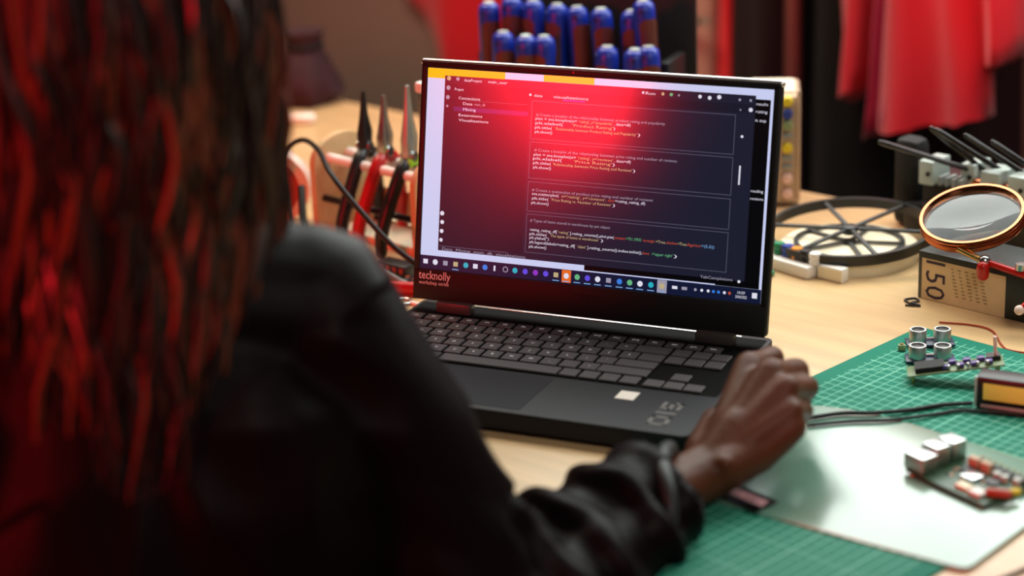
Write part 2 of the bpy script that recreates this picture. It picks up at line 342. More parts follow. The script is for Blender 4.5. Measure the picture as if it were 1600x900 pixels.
CODE = [
(37.2, [(114.6, 243.0, '# Create a boxplot of the relationship between product rating and popularity', 'C')]),
(40.8, [(114.2, 156.2, 'plot = sns.boxplot(x=', 'W'), (158.1, 191.8, "'rating', y='popularity'", 'T'), (193.1, 209.5, ', data=df)', 'W')]),
(44.9, [(114.4, 142.3, 'plt.xlabel(', 'W'), (151.9, 192.1, "'Product Rating'", 'T'), (192.7, 194.6, ')', 'W')]),
(49.1, [(114.0, 131.6, 'plt.title(', 'W'), (134.8, 215.7, "'Relationship between Product Rating and Popularity'", 'T'), (216.9, 219.4, ')', 'W')]),
(53.2, [(114.2, 131.8, 'plt.show()', 'W')]),
(70.4, [(114.6, 256.4, '# Create a boxplot of the relationship between price rating and number of reviews', 'C')]),
(74.6, [(114.1, 156.9, 'plot = sns.boxplot(x=', 'W'), (158.9, 194.0, "'rating', y='reviews'", 'T'), (195.3, 211.7, ', data=df)', 'W')]),
(78.3, [(113.7, 143.0, 'plt.xlabel(', 'W'), (155.2, 193.0, "'Price Rating'", 'T'), (193.6, 196.1, ')', 'W')]),
(82.4, [(113.9, 132.2, 'plt.title(', 'W'), (134.1, 213.5, "'Relationship between Price Rating and Reviews'", 'T'), (214.1, 216.6, ')', 'W')]),
(86.6, [(114.2, 132.4, 'plt.show()', 'W')]),
(108.1, [(114.1, 235.3, '# Create a scatterplot of product price rating and number of reviews', 'C')]),
(111.7, [(114.3, 141.7, 'sns.scatterplot(', 'W'), (144.3, 189.4, "x='rating', y='reviews',", 'T'), (191.3, 197.6, 'data', 'R'), (198.3, 228.0, '=rating_rating_df)', 'W')]),
(115.9, [(114.5, 131.5, 'plt.title(', 'W'), (134.1, 194.7, "'Price Rating vs. Number of Reviews'", 'T'), (196.0, 198.5, ')', 'W')]),
(120.2, [(114.1, 131.8, 'plt.show()', 'W')]),
(137.1, [(113.7, 194.8, '# Types of items stored in warehouse by pet object', 'C')]),
(145.8, [(114.2, 141.8, 'rating_rating_df[', 'W'), (143.1, 153.5, "'rating'", 'T'), (154.8, 199.2, '].rating_counts().plot.pie(', 'W'), (199.8, 210.7, 'autopct', 'R'), (211.3, 226.5, "='%1.1f%%'", 'G'), (227.8, 239.1, 'startangle', 'R'), (240.4, 250.4, '=True,', 'T'), (251.0, 261.4, 'shadow', 'R'), (261.9, 270.8, '=True,', 'T'), (271.2, 284.0, 'figsize', 'R'), (284.6, 297.0, '=(5,5))', 'B')]),
(149.8, [(113.8, 131.5, 'plt.title(', 'W'), (134.8, 184.1, "'The types of items in warehouse'", 'T'), (186.0, 188.6, ')', 'W')]),
(153.4, [(114.0, 133.7, "plt.ylabel('')", 'W')]),
(157.6, [(114.2, 160.7, 'plt.legend(labels=rating_df[', 'W'), (163.3, 171.7, "'object'", 'T'), (173.0, 227.9, '].rating_counts().index.tolist(),', 'W'), (228.5, 234.9, 'loc', 'R'), (237.4, 257.5, "='upper right'", 'G'), (258.7, 261.9, ')', 'W')]),
(161.9, [(113.8, 131.6, 'plt.show()', 'W')]),
(9.6, [(38.7, 57.3, 'dataProject', 'W'), (63.9, 83.7, 'main_user', 'W')]), (18.7, [(29.2, 38.5, 'Project', 'W')]), (26.8, [(33.6, 56.2, 'Connections', 'W')]),
(31.9, [(38.5, 48.5, 'Data', 'W'), (50.5, 61.8, 'main_db', 'C')]), (37.3, [(38.8, 52.1, 'Mining', 'W')]), (42.9, [(34.4, 59.1, 'Extensions', 'W')]), (47.7, [(34.6, 65.9, 'Visualizations', 'W')]),
(19.5, [(111.7, 120.2, 'data', 'W'), (131.2, 166.4, 'visualizations', 'W')]), (172.8, [(23.1, 110.5, 'Data  Mining  main_db  visualizations', 'C')]), (10.4, [(222.5, 231.8, 'Run', 'W')]), (174.0, [(285.5, 316.3, 'TabCompletions', 'C')]),
(13.4, [(328.3, 339.1, 'results', 'W')]), (20.2, [(328.3, 339.0, 'rating', 'W')]), (28.1, [(328.3, 338.4, 'in step', 'W')]), (91.6, [(328.3, 339.8, 'reading', 'W')]), (98.5, [(328.2, 340.3, 'reviews', 'W')])]
TC = dict(W='s_white', T='s_tan', R='s_red', G='s_green', B='s_blue', C='s_comment')
for y, runs in CODE:
    for x0, x1, s_, c in runs:
        me = text_mesh(s_, (x1-x0)/1000, .0027)
        onlid('text_line', me, TC[c], DX+x0/1000, DY0-(y+1.35)/1000, -.0003+.00006*4, DSP)
for (x, y), r_, m_ in zip([(22.6, 8.9), (32.0, 9.0), (22.4, 17.9), (22.2, 26.9), (21.9, 35.3), (21.4, 138.6), (21.8, 147.1), (21.6, 155.8), (21.3, 164.4), (107.8, 19.3), (220.0, 10.2), (239.2, 10.2), (247.3, 10.3), (254.7, 10.5), (274.9, 10.4), (284.1, 11.0), (293.1, 9.8), (312.6, 10.9), (322.8, 10.9), (313.8, 19.9), (323.4, 19.3), (322.5, 175.1), (316.8, 43.7)],
        [2.2, 1.8, 2.2, 2, 1.2, 2.2, 2, 2, 1.8, 1.2, 1.2, 1.5, 1.6, 1, 1.7, 1.8, 2, 1.2, 1.2, .8, 1.9, 1.4, 1.3], ['s_tan']+['s_comment']*4+['s_white']*4+['s_white']*2+['s_tan', 's_green', 's_comment']+['s_white']*3+['s_comment']*3+['s_white']*3):
    disc('icon', x, y, r_, m_)
TX = [5.8, 16.2, 27.1, 38.0, 48.9, 59.0, 69.2, 79.2, 90.6, 100.6, 111.2, 121.8, 132.4, 142.9, 153.4, 164.5, 174.9, 185.2, 196.1, 207.0, 217.2, 227.4, 238.2, 248.9, 261.5, 270.9, 281.5, 287.7, 293.9, 298.9, 303.8, 309.4, 314.3]
TM = ['s_white', 's_white', 's_comment', 's_tan', 's_teal', 's_white', 's_azure', 's_white', 's_comment', 's_teal', 's_vio', 's_mag', 's_vio', 's_tan', 's_white', 's_green', 's_vio', 's_white', 's_comment', 's_azure', 's_green', 's_white', 's_teal', 's_tan', 's_white', 's_comment'] + ['s_comment', 's_white', 's_white', 's_azure', 's_azure', 's_white', 's_red']
for i, (x, m_) in enumerate(zip(TX, TM)):
    y = 186.6
    if i == 14: pane('taskbar_tile', x-4.6, 181, x+4.8, 193, 's_orange', 3)
    if i == 23: pane('taskbar_tile', x-4.6, 181, x+4.8, 193, 's_comment', 3)
    if i in (0, 2, 3, 5, 13, 18): pane('icon', x-2.4, y-2.2, x+2.4, y+2.2, m_, 4)
    elif i == 7: pane('icon', x-.9, y-2.6, x+.9, y+2.6, m_, 4)
    elif i == 8: disc('icon', x, y, 2.9, m_); disc('icon', x, y, 2.0, 's_task', 5)
    elif i in (24, 25): pane('icon', x-2.6, y-1.4, x+2.6, y+1.4, m_, 4)
    elif i >= 26: disc('icon', x, y, 1.4, m_)
    else: disc('icon', x, y, 2.7, m_)
    if 13 <= i <= 23 or i == 3: pane('icon_underline', x-3.4, 191.4, x+3.4, 192.3, 's_blue', 4)
for y, s_, w in ((185.0, '10:59', 7), (188.9, '20/06/2022', 11)):
    onlid('text_line', text_mesh(s_, w/1000, .0026), 's_white', DX+(325.3-w/2)/1000, DY0-(y+1.3)/1000, -.0003+.00024, DSP)
pane('icon', 335.6, 184, 340.4, 189, 's_white', 4)

# ------------------------------------------------------------------ person
F = V((-.447, .894, 0)); R_ = V((.894, .447, 0)); UP = V((0, 0, 1))
HC = V((-.085, -.362, .455))
PS = thing('person', 'person with long dark wavy hair and black jacket, seated typing at the laptop', 'person', (-.10, -.42, -.74))
PL = V(PS.location)
WR = V((.2239, -.0787, .030)); ELB = V((.112, -.285, -.005)); SH = V((.012, -.315, .212)); SHL = V((-.235, -.455, .212)); ELL = V((-.27, -.22, .02)); WRL = V((-.235, -.09, .035))
def voxel(name, mb, m, vox, it, parent, disp=None):
    o = mb.obj(name, m); md = o.modifiers.new('remesh', 'REMESH'); md.mode = 'VOXEL'; md.voxel_size = vox; md.use_smooth_shade = True
    if it:
        sm = o.modifiers.new('smooth', 'SMOOTH'); sm.factor = .5; sm.iterations = it
    dg = bpy.context.evaluated_depsgraph_get(); dg.update()
    me = bpy.data.meshes.new_from_object(o.evaluated_get(dg)); old = o.data; o.modifiers.clear(); o.data = me; bpy.data.meshes.remove(old)
    me.materials.clear(); me.materials.append(M[m])
    if disp:
        ns = [v.normal.copy() for v in me.vertices]
        for v, n in zip(me.vertices, ns): v.co += n*disp(v.co)
    for p in me.polygons: p.use_smooth = True
    me.transform(Matrix.Translation(-PL)); o.parent = parent; return o
def hand(b, W, mcps, pips, thumb, tipdir, lens, r=.0096, curl=None):
    tips = []
    for i, (m_, p_) in enumerate(zip(mcps, pips)):
        m_, p_ = V(m_), V(p_); rr = r*(1, 1.04, .98, .86)[i]
        b.tube([W.lerp(m_, .25), W.lerp(m_, .65), m_], [.0155, .0135, rr*1.3], 12, round_ends=True)
        d = (p_-m_).normalized(); l1, l2 = lens[i]
        td = V(curl) if curl and i >= 2 else V(tipdir)
        dip = p_+(d*.25+td).normalized()*l1; tip = dip+(td-d*.25).normalized()*l2
        b.tube([m_, m_.lerp(p_, .5), p_], [rr*1.18, rr*1.0, rr*1.08], 12, round_ends=True)
        b.tube([p_, p_.lerp(dip, .5), dip], [rr*1.08, rr*.95, rr*.95], 12, round_ends=True)
        b.tube([dip, tip], [rr*.95, rr*.72], 12, round_ends=True); tips.append((dip, tip, rr))
    for a, c in zip(mcps, mcps[1:]):
        a, c = V(a), V(c); b.tube([W.lerp(a, .45), W.lerp((a+c)/2, .9)], [.0140, .0095], 12, round_ends=True); b.tube([W.lerp(c, .4), W.lerp((a+c)/2, .85)], [.0140, .0095], 12, round_ends=True)
    b.tube(thumb, [.0165, .0125, .0105, .0078], 12, round_ends=True)
    return tips
b = MB()
MC = [(.2240, .0160, .0800), (.2480, -.0030, .0840), (.2650, -.0170, .0780), (.2735, -.0320, .0660)]
PI = [(.2300, .0600, .0720), (.2560, .0430, .0700), (.2690, .0290, .0620), (.2715, .0100, .0490)]
tipsR = hand(b, WR, MC, PI, [WR+V((-.012, .016, .004)), V((.205, -.012, .040)), V((.209, .022, .030)), V((.219, .044, .019))], (.05, .12, -1), [(.024, .018), (.026, .019), (.022, .016), (.016, .012)], curl=(-.55, -.15, -.85))
d = (ELB-WR).normalized()
for o_ in (-.006, .006): b.tube([WR+R_*o_-UP*.001, WR+d*.03+R_*o_, WR+d*.10+R_*o_*.8, WR+d*.17, ELB], [.0200, .0200, .026, .033, .034], 16, round_ends=True)
b.tube([WR, WR.lerp(V(MC[1]), .4)], [.0195, .018], 14, round_ends=True)
b.ball(WR+V((.014, -.012, .010)), .0085)
b.tube([WR+V((.010, -.004, .002)), V((.252, -.052, .038)), V(MC[3])+V((.000, -.004, -.012))], [.018, .0185, .014], 14, round_ends=True)
b.tube([ELB, ELB.lerp(SH, .5), SH], [.036, .043, .050], 16, round_ends=True)
# left arm, resting on the bench in front of the laptop
dl = (WRL-ELL).normalized(); nl = V((-dl.y, dl.x, 0))
MCL = [tuple(WRL+dl*.085-nl*(.026-.018*i)+UP*(.012-.004*i)) for i in range(4)]
PIL = [tuple(V(p)+dl*.036+UP*.002) for p in MCL]
hand(b, WRL, MCL, PIL, [WRL+dl*.02-nl*.018, WRL+dl*.05-nl*.042, WRL+dl*.075-nl*.046, WRL+dl*.095-nl*.044], (dl.x*.9, dl.y*.9, -.55), [(.022, .015)]*4)
b.tube([WRL, ELL], [.023, .034], 14, round_ends=True); b.tube([ELL, SHL], [.036, .05], 14, round_ends=True)
# trunk, neck, head
CH = V((-.11, -.385, 0))
b.tube([CH+V((0, -.035, -.22)), CH+V((0, -.03, -.08)), CH+V((0, -.01, .08)), CH+V((0, -.0, .20))], [.12, .105, .12, .09], 20, round_ends=True)
b.tube([SHL, (SHL+SH)/2+UP*.02, SH], [.05, .065, .05], 16, round_ends=True)
NK = (SHL+SH)/2+UP*.05
b.tube([NK, HC-UP*.06-F*.01], [.052, .050], 16, round_ends=True)
hm = frame(HC, R_)
b.ball((0, -.012, .022), 1, (.074, .092, .095), 24, hm); b.ball((0, .035, -.045), 1, (.056, .058, .062), 20, hm)
b.tube([(0, .082, -.005), (0, .100, -.032), (0, .094, -.042)], [.008, .012, .012], 10, round_ends=True, mtx=hm)
b.ball((0, .078, -.068), 1, (.024, .014, .009), 12, hm); b.ball((0, .076, -.098), 1, (.022, .018, .016), 12, hm); b.ball((0, .070, .022), 1, (.055, .020, .012), 12, hm)
for s_ in (-1, 1): b.ball((s_*.074, -.004, -.02), 1, (.010, .020, .032), 12, hm)
# hips and legs
HP = CH+V((0, -.03, -.27))
b.tube([HP-R_*.06, HP+R_*.06], .125, 18, round_ends=True)
for s_ in (-1, 1):
    h0 = HP+R_*.09*s_-UP*.03; kn = h0+F*.40+R_*.05*s_; ft = V((kn.x, kn.y, -.70))-F*.05
    b.tube([h0, kn], [.085, .06], 16, round_ends=True); b.tube([kn, ft], [.058, .042], 16, round_ends=True); b.tube([ft-F*.03-UP*.005, ft+F*.15-UP*.012], [.033, .026], 12, round_ends=True)
body = voxel('body', b, 'skin', .0026, 4, PS)
for i, (dip, tip, rr) in enumerate(tipsR[:4]):
    dr = (tip-dip).normalized(); out = V((-.05, .99, .1)); out = (out-dr*out.dot(dr)).normalized()
    x_ = out.cross(dr).normalized(); mt = Matrix(((x_.x, dr.x, out.x, 0), (x_.y, dr.y, out.y, 0), (x_.z, dr.z, out.z, 0), (0, 0, 0, 1))); mt.translation = tip-PL+out*rr*.55-dr*.002
    MB().ball((0, 0, 0), 1, (.0052, .0062, .0016), 10, mt).obj('fingernail', 'nail', PS)
for s_ in (-1, 1):
    mt = Matrix.Translation(-PL) @ hm
    e = MB().ball((s_*.031, .072, -.002), .0125, mtx=mt).obj('eye', 'eye', PS); MB().ball((s_*.031, .0805, -.002), 1, (.0058, .0045, .0058), 10, mt).obj('iris', 'iris', e)
# trousers
b = MB(); b.tube([HP-R_*.06, HP+R_*.06], .133, 18, round_ends=True)
for s_ in (-1, 1):
    h0 = HP+R_*.09*s_-UP*.03; kn = h0+F*.40+R_*.05*s_; ft = V((kn.x, kn.y, -.66))-F*.045
    b.tube([h0, kn], [.095, .072], 16, round_ends=True); b.tube([kn, ft], [.07, .058], 16, round_ends=True)
voxel('trousers', b, 'trousers', .007, 4, PS)
for s_ in (-1, 1):
    h0 = HP+R_*.09*s_-UP*.03; kn = h0+F*.40+R_*.05*s_; ft = V((kn.x, kn.y, -.70))-F*.05
    b = MB().tube([ft-F*.05-UP*.0+V((0, 0, -.0)), ft+F*.03, ft+F*.16-UP*.008], [.038, .04, .032], 14, round_ends=True); me = b.obj('shoe', 'black_matte', PS); me.data.transform(Matrix.Translation(-PL))
# jacket
b = MB()
d1 = (SH-ELB)
b.tube([SH, SH.lerp(ELB, .35), SH.lerp(ELB, .7), ELB], [.067, .066, .068, .071], 22, round_ends=True)
CF = WR+d*.052
b.tube([ELB, ELB.lerp(CF, .20), ELB.lerp(CF, .27), ELB.lerp(CF, .33), ELB.lerp(CF, .45), ELB.lerp(CF, .60), ELB.lerp(CF, .74), ELB.lerp(CF, .90), CF], [.071, .070, .058, .043, .050, .046, .050, .050, .041], 24)
b.tube([ELB+V((.03, .02, -.02)), ELB.lerp(CF, .5)+V((.01, -.01, -.018)), CF+V((-.004, -.008, -.006))], [.055, .046, .036], 20)
b.tube([ELB+V((.045, -.015, -.01)), ELB.lerp(CF, .5)+V((.028, -.026, -.006)), CF+V((.016, -.030, -.001))], [.050, .042, .030], 20, round_ends=True)
b.tube([SHL, ELL], [.065, .06], 18, round_ends=True); b.tube([ELL, WRL-dl*.03], [.06, .042], 18)
b.tube([CH+V((0, -.035, -.26)), CH+V((0, -.03, -.08)), CH+V((0, -.01, .08)), CH+V((0, -.0, .20))], [.155, .135, .145, .105], 24, round_ends=True)
for o_ in (-.06, .06): b.tube([CH+R_*o_+V((0, -.03, -.24)), CH+R_*o_*1.3+V((0, -.01, .12))], [.125, .12], 20, round_ends=True)
b.tube([SHL, (SHL+SH)/2+UP*.025, SH], [.065, .080, .065], 20, round_ends=True)
b.tube([NK-UP*.02, NK+UP*.025], [.075, .066], 18)
axis_f = (CF-ELB).normalized()
def jd(co):
    p = co
    n1 = noise.noise(p*14); w = noise.noise(V((p.x*9+3, p.y*9, p.z*9)))
    f = .0035*n1
    tt = (p-ELB).dot(axis_f)/(CF-ELB).length
    u = (p-SH).dot((ELB-SH).normalized())/(ELB-SH).length
    if .05 < tt < .97 and (p-(ELB+axis_f*(p-ELB).dot(axis_f))).length < .085:   # folds bunched along the forearm sleeve
        ridge = math.sin(tt*26+2.2*noise.noise(p*18)+(p.z*40))
        f += .0050*max(-.6, ridge)*min(1, (tt-.05)*8)
    elif 0 < u < 1.15:
        ridge = 1-abs(noise.noise(V((p.x*16+p.z*10, p.y*8, p.z*6-p.x*9))))*2.2
        f += .0055*max(0, ridge)-.002
    else:
        ridge = 1-abs(noise.noise(V((p.x*9, p.y*9+4, p.z*4))))*2.4
        f += .005*max(0, ridge)-.002
    return f
jk = voxel('jacket', b, 'jacket', .0052, 5, PS, jd)
cs = V((.50, -.866, 0))   # the oval cuff sags towards the near side of the bench
cuff = MB().tube([CF+axis_f*.001+cs*.016+(UP*math.sin(a)*.0370+(cs*.048-axis_f*.012)*math.cos(a))+axis_f*.004*math.sin(3*a) for a in (2*math.pi*k/40 for k in range(40))], .0066, 10, close=True).obj('cuff', 'jacket_cuff', PS); cuff.data.transform(Matrix.Translation(-PL))
# hair: a close cap and many separate wavy locks
def prof(z, side):
    """half width and half depth of the hair at height z above the head centre"""
    P = [(.128, .0, .0), (.115, .045, .055), (.09, .070, .085), (.04, .090, .108), (-.03, .094, .112), (-.10, .092, .108), (-.15, .090, .105), (-.19, .086, .110), (-.24, .076, .118), (-.29, .066, .128), (-.36, .062, .138), (-.44, .055, .142)]
    if side < 0: P = [(z_, a_ if z_ > -.12 else .105, b_) for z_, a_, b_ in P]
    if z >= P[0][0]: return 0, 0
    for (z1, a1, b1), (z0, a0, b0) in zip(P, P[1:]):
        if z >= z0:
            t = (z-z0)/(z1-z0); return a0+(a1-a0)*t, b0+(b1-b0)*t
    return P[-1][1:]
b = MB()
rings = []
zs = [.127, .118, .10, .07, .03, -.02, -.07, -.12, -.17, -.22, -.26]
NA = 40
for z in zs:
    ring = []
    for k in range(NA+1):
        al = math.radians(-125+250*k/NA) if z < .02 else math.radians(-180+360*k/NA)
        a_, b_ = prof(z, math.sin(al)); q_ = .86+.05*noise.noise(V((al*3, z*6, 0)))
        ring.append(b.b.verts.new(HC+(R_*math.sin(al)*a_-F*math.cos(al)*b_)*q_+UP*z))
    rings.append(ring)
for A, B in zip(rings, rings[1:]):
    for k in range(NA): b.b.faces.new((A[k], A[k+1], B[k+1], B[k]))
hair = b.obj('hair', 'hair', PS); hair.data.transform(Matrix.Translation(-PL))
b = MB(); b2 = MB(); rnd = random.Random(11)
for i in range(1700):
    al = math.radians(rnd.uniform(-118, 118)); rho = rnd.uniform(.86, 1.05)
    z0 = rnd.uniform(.02, .122); z1 = rnd.choice([rnd.uniform(-.365, -.28), rnd.uniform(-.33, -.2)])
    ph = rnd.uniform(0, 6.28); wl = rnd.uniform(.12, .22); am = rnd.uniform(.003, .011); al2 = al+rnd.uniform(-.25, .25)
    pts = []; n = 15
    for k in range(n+1):
        t = k/n; z = z0+(z1-z0)*t; aa = al+(al2-al)*t
        a_, b_ = prof(z, math.sin(aa)); wob = am*min(1, t*3)*math.sin(ph+(z0-z)/wl*6.28)
        wob2 = am*.8*min(1, t*3)*math.cos(ph*1.7+(z0-z)/wl*5)
        o_ = (R_*math.sin(aa)*a_-F*math.cos(aa)*b_)
        pts.append(HC+o_*rho+UP*z+(o_.normalized() if o_.length > 1e-5 else R_)*wob2+o_.cross(UP).normalized()*wob if o_.length > 1e-5 else HC+UP*z)
    w_ = rnd.uniform(.0013, .0042)
    (b2 if i % 4 == 0 else b).tube(pts, [w_*min(1, .4+3*k/n)*(1 if k < n*.7 else max(.12, 1-(k/n-.7)/.3)) for k in range(n+1)], 5, caps=False)
lk = b.obj('hair_locks', 'hair', PS); lk.data.transform(Matrix.Translation(-PL)); lk['kind'] = 'stuff'
lk2 = b2.obj('hair_locks', 'hair_lit_tint', PS); lk2.data.transform(Matrix.Translation(-PL)); lk2['kind'] = 'stuff'; lk2['label'] = 'locks of the dark hair tinted as if warmly lit'
# stool
ST = thing('stool', 'round stool under the seated person at the workbench', 'stool', (HP.x, HP.y, -.74))
sz = HP.z-.133+.74
MB().lathe([(0, sz-.04), (.17, sz-.04), (.178, sz-.03), (.178, sz-.008), (.165, sz), (0, sz)], 28).obj('seat', 'black', ST)
for a in (45, 135, 225, 315):
    c_, s_ = math.cos(math.radians(a)), math.sin(math.radians(a)); MB().tube([(c_*.12, s_*.12, sz-.04), (c_*.19, s_*.19, 0)], .012, 10).obj('leg', 'steel_rough', ST)

# ------------------------------------------------------------------ mat, plate and the boards on them
MR = math.radians(-21.5); mx = V((math.cos(MR), math.sin(MR), 0)); my = V((-mx.y, mx.x, 0))
mc = V((.286, .352, 0))+mx*.15-my*.30
CM = MB().prism(rpoly(-.15, .15, -.30, .30, .008), 0, .0022, bev=.0006).obj('cutting_mat', 'cutting_mat'); CM.location = mc+V((0, 0, .0003)); CM.rotation_euler = (0, 0, MR)
tag(CM, 'green cutting mat with a pale grid, under the boards', 'cutting mat')
ZM = .0026
plate_poly = [(.200, -.0765), (.425, -.1300), (.433, -.130), (.437, -.124), (.487, .040), (.486, .050), (.478, .056), (.340, .114), (.318, .1225), (.296, .128), (.274, .130), (.252, .129), (.20, .122)]
PT = thing('plate', 'glossy pale green plastic sheet lying on the cutting mat', 'sheet', (0, 0, ZM))
MB().prism(plate_poly, .0, .0016, bev=.0004).obj('sheet', 'acrylic', PT)
MB().prism([(.203, -.0755), (.424, -.1285), (.430, -.122), (.478, .046), (.336, .108), (.205, .112)], -.0002, .0003).obj('edge_band', 'acrylic_edge', PT)
ZP = ZM+.0017
LB = thing('label_card', 'black card with a pink band at the corner of the sheet', 'card', (.250, -.072, ZP), math.radians(-26))
MB().prism(rpoly(-.024, .022, -.014, .014, .002), 0, .0009).obj('card', 'black_gloss', LB)
MB().prism([(-.020, -.003), (.019, -.003), (.016, .008), (-.020, .008)], .0009, .0011).obj('pink_band', 'pink_label', LB)
me = text_mesh('ve', .012, .006); me.transform(Matrix.Translation((-.004, .0, .00115))); link('lettering', me, 'ink', LB)
# single board computer
SB = thing('single_board_computer', 'bare green computer board with three silver ports, lying on the pale sheet', 'circuit board', (.353, .014, ZP), math.atan2(-.53, .847))
MB().prism(rpoly(0, .085, 0, .056, .003), .0030, .0044).obj('board', 'pcb_green', SB)
for x, y in ((.0065, .0045), (.0065, .0515), (.08, .0045), (.08, .0515)): MB().tube([(x, y, 0), (x, y, .003)], .0026, 10).obj('standoff', 'brass', SB)
for y, w, h, l in ((.0105, .0165, .0135, .021), (.029, .0145, .0160, .0175), (.0470, .0145, .0160, .0175)):
    pr = MB().box((l/2-.0025, y, .0044+h/2), (l, w, h), bev=.0005).obj('port', 'steel_rough', SB)
    MB().box((-.00255, y, .0044+h/2), (.0004, w*.8, h*.7)).obj('socket', 'black', pr)
MB().box((.045, .030, .0056), (.0145, .0145, .0024), bev=.0004).obj('chip', 'steel', SB); MB().box((.062, .0355, .0052), (.011, .011, .0016)).obj('chip', 'black', SB)
MB().box((.0335, .036, .0053), (.009, .009, .0018)).obj('chip', 'black', SB); MB().box((.070, .010, .0062), (.012, .010, .0036), bev=.0005).obj('socket_block', 'white', SB); MB().box((.055, .011, .0060), (.012, .009, .003), bev=.0005).obj('socket_block', 'cream', SB)
for x in (.032, .0445): MB().box((x, .0465, .0085), (.010, .006, .008), bev=.0006).obj('capacitor', 'beige', SB)
MB().box((.0565, .0525, .0065), (.050, .005, .0040)).obj('pin_header', 'black', SB)
for i in range(8):
    for j in (0, 1): MB().box((.034+i*.0065, .0513+j*.0025, .0105), (.0007, .0007, .005)).obj('pin', 'brass', SB)
for x, y in ((.058, .044), (.066, .044), (.076, .047)): MB().lathe([(0, .0044), (.0036, .0044), (.0036, .009), (.003, .0096), (0, .0098)], 14, Matrix.Translation((x, y, 0))).obj('capacitor', 'grey_light', SB)
for i in range(14):
    x, y = random.uniform(.024, .082), random.uniform(.016, .05); MB().box((x, y, .0049), (.0022, .0014, .001)).obj('resistor', ('cream', 'beige', 'black')[i % 3], SB)
MB().tube([(.077, .0155, .0075), (.0885, .0240, .0075)], .0036, 12, round_ends=True).obj('red_component', 'brown_red', SB); MB().tube([(.0875, .0280, .0072), (.0895, .033, .0072)], .0030, 12, round_ends=True).obj('yellow_component', 'yellow', SB)
# ultrasonic modules
def sonar(loc, rz, label):
    o = thing('distance_sensor', label, 'sensor', loc, rz, 'ultrasonic sensor modules on the mat')
    MB().box((0, 0, .0026), (.044, .020, .0016), bev=.0002).obj('board', 'sensor_board', o)
    MB().box((0, -.0085, .0012), (.010, .002, .0024)).obj('pin_header', 'black', o)
    MB().box((0, .004, .0044), (.008, .003, .002)).obj('crystal', 'steel', o)
    for s_ in (-1, 1):
        c_ = MB().lathe([(0, .0034), (.0080, .0034), (.0080, .0150), (.0076, .0156), (.0062, .0156), (.0060, .0140), (0, .0140)], 26, Matrix.Translation((s_*.0112, 0, 0))).obj('transducer', 'steel_rough', o)
        MB().lathe([(0, .0141), (.0058, .0141), (.0052, .0146), (0, .0148)], 20, Matrix.Translation((s_*.0112, 0, 0))).obj('mesh_cover', 'black', c_)
    return o
sonar((.3155, .2660, ZM), math.radians(18), 'ultrasonic sensor with two silver cans, the nearer of the pair on the mat')
sonar((.3060, .3070, ZM), math.radians(22), 'ultrasonic sensor with two silver cans, the farther of the pair on the mat')
# prototype board with purple parts, propped up
PB = thing('prototype_board', 'thin green strip board with purple parts propped up on the cutting mat', 'circuit board', (.347, .226, ZM))
pm = frame((0, 0, .0135), (.0765, .0225, .012), (.0, .04, 1))
MB().box((0, 0, 0), (.084, .026, .0016), bev=.0002, mtx=pm).obj('board', 'pcb_olive', PB)
MB().box((-.022, .001, .0030), (.026, .020, .0045), mtx=pm).obj('socket_strip', 'black_matte', PB); MB().box((.034, .006, .0028), (.012, .012, .004), mtx=pm).obj('socket_strip', 'black', PB)
for i in range(7):
    x, y = -.008+i*.0062, (-.006, .005)[i % 2]
    MB().box((x, y, .0032), (.0068, .0070, .0036), bev=.001, mtx=pm).obj('purple_part', 'purple', PB)
for i in range(5): MB().ball((-.006+i*.0085, -.009, .0035), .0022, seg=8, mtx=pm).obj('solder_joint', 'steel', PB)
MB().tube([(.036, .004, .004), (.0375, .004, .022)], .0016, 8, mtx=pm).obj('test_pin', 'tube', PB)
for x in (-.037, .037):
    p0 = pm @ V((x, -.008, -.0008)); MB().tube([(p0.x, p0.y, 0), (p0.x, p0.y, p0.z)], .0014, 8).obj('standoff', 'brass', PB); p0 = pm @ V((x, .009, -.0008)); MB().tube([(p0.x, p0.y, 0), (p0.x, p0.y, p0.z)], .0014, 8).obj('standoff', 'brass', PB)
# small terminal behind the yellow device
TMN = thing('terminal_block', 'pale green screw terminal lying behind the yellow device', 'connector', (.405, .236, ZM), -.4)
MB().box((0, 0, .004), (.022, .008, .008), bev=.0008).obj('body', 'pale_green', TMN)
for i in range(3): MB().tube([(-.007+i*.007, 0, .008), (-.007+i*.007, 0, .0088)], .0022, 10).obj('screw', 'steel', TMN)
JM = thing('jumper', 'tiny pale green jumper left of the sensors on the mat', 'connector', (.285, .285, ZM), .3)
MB().box((0, 0, .0028), (.007, .005, .0055), bev=.0008).obj('body', 'pale_green', JM); MB().box((0, 0, .006), (.003, .002, .001)).obj('contact', 'brass', JM)
# yellow and black device with its lead
YD = thing('battery_pack', 'black device with a yellow panel at the right edge of the cutting mat', 'device', (.4225, .181, ZM), math.radians(-3))
MB().box((0, 0, .0145), (.094, .024, .029), bev=.0035).obj('case', 'black', YD); MB().box((.002, -.0121, .0160), (.082, .0012, .0150), bev=.0004).obj('yellow_panel', 'yellow_label', YD)
MB().box((-.0455, -.0105, .0150), (.0022, .0042, .026), bev=.0006).obj('end_clip', 'grey_light', YD)
MB().tube(bez([(-.040, -.0135, .0030), (-.01, -.0160, .0042), (.02, -.0160, .0042), (.045, -.0150, .0030)]), .0020, 8).obj('side_cord', 'grey', YD)
tag(MB().tube(bez([(.2500, .0930, ZP+.0024), (.275, .1130, ZP+.0024), (.300, .1225, ZP+.0024), (.326, .1420, .0050), (.350, .1620, .0050), (.3740, .1720, .0060)]), .0020, 8).obj('black_lead', 'cable'), 'upper black cable running from the hand to the yellow device', 'cable')
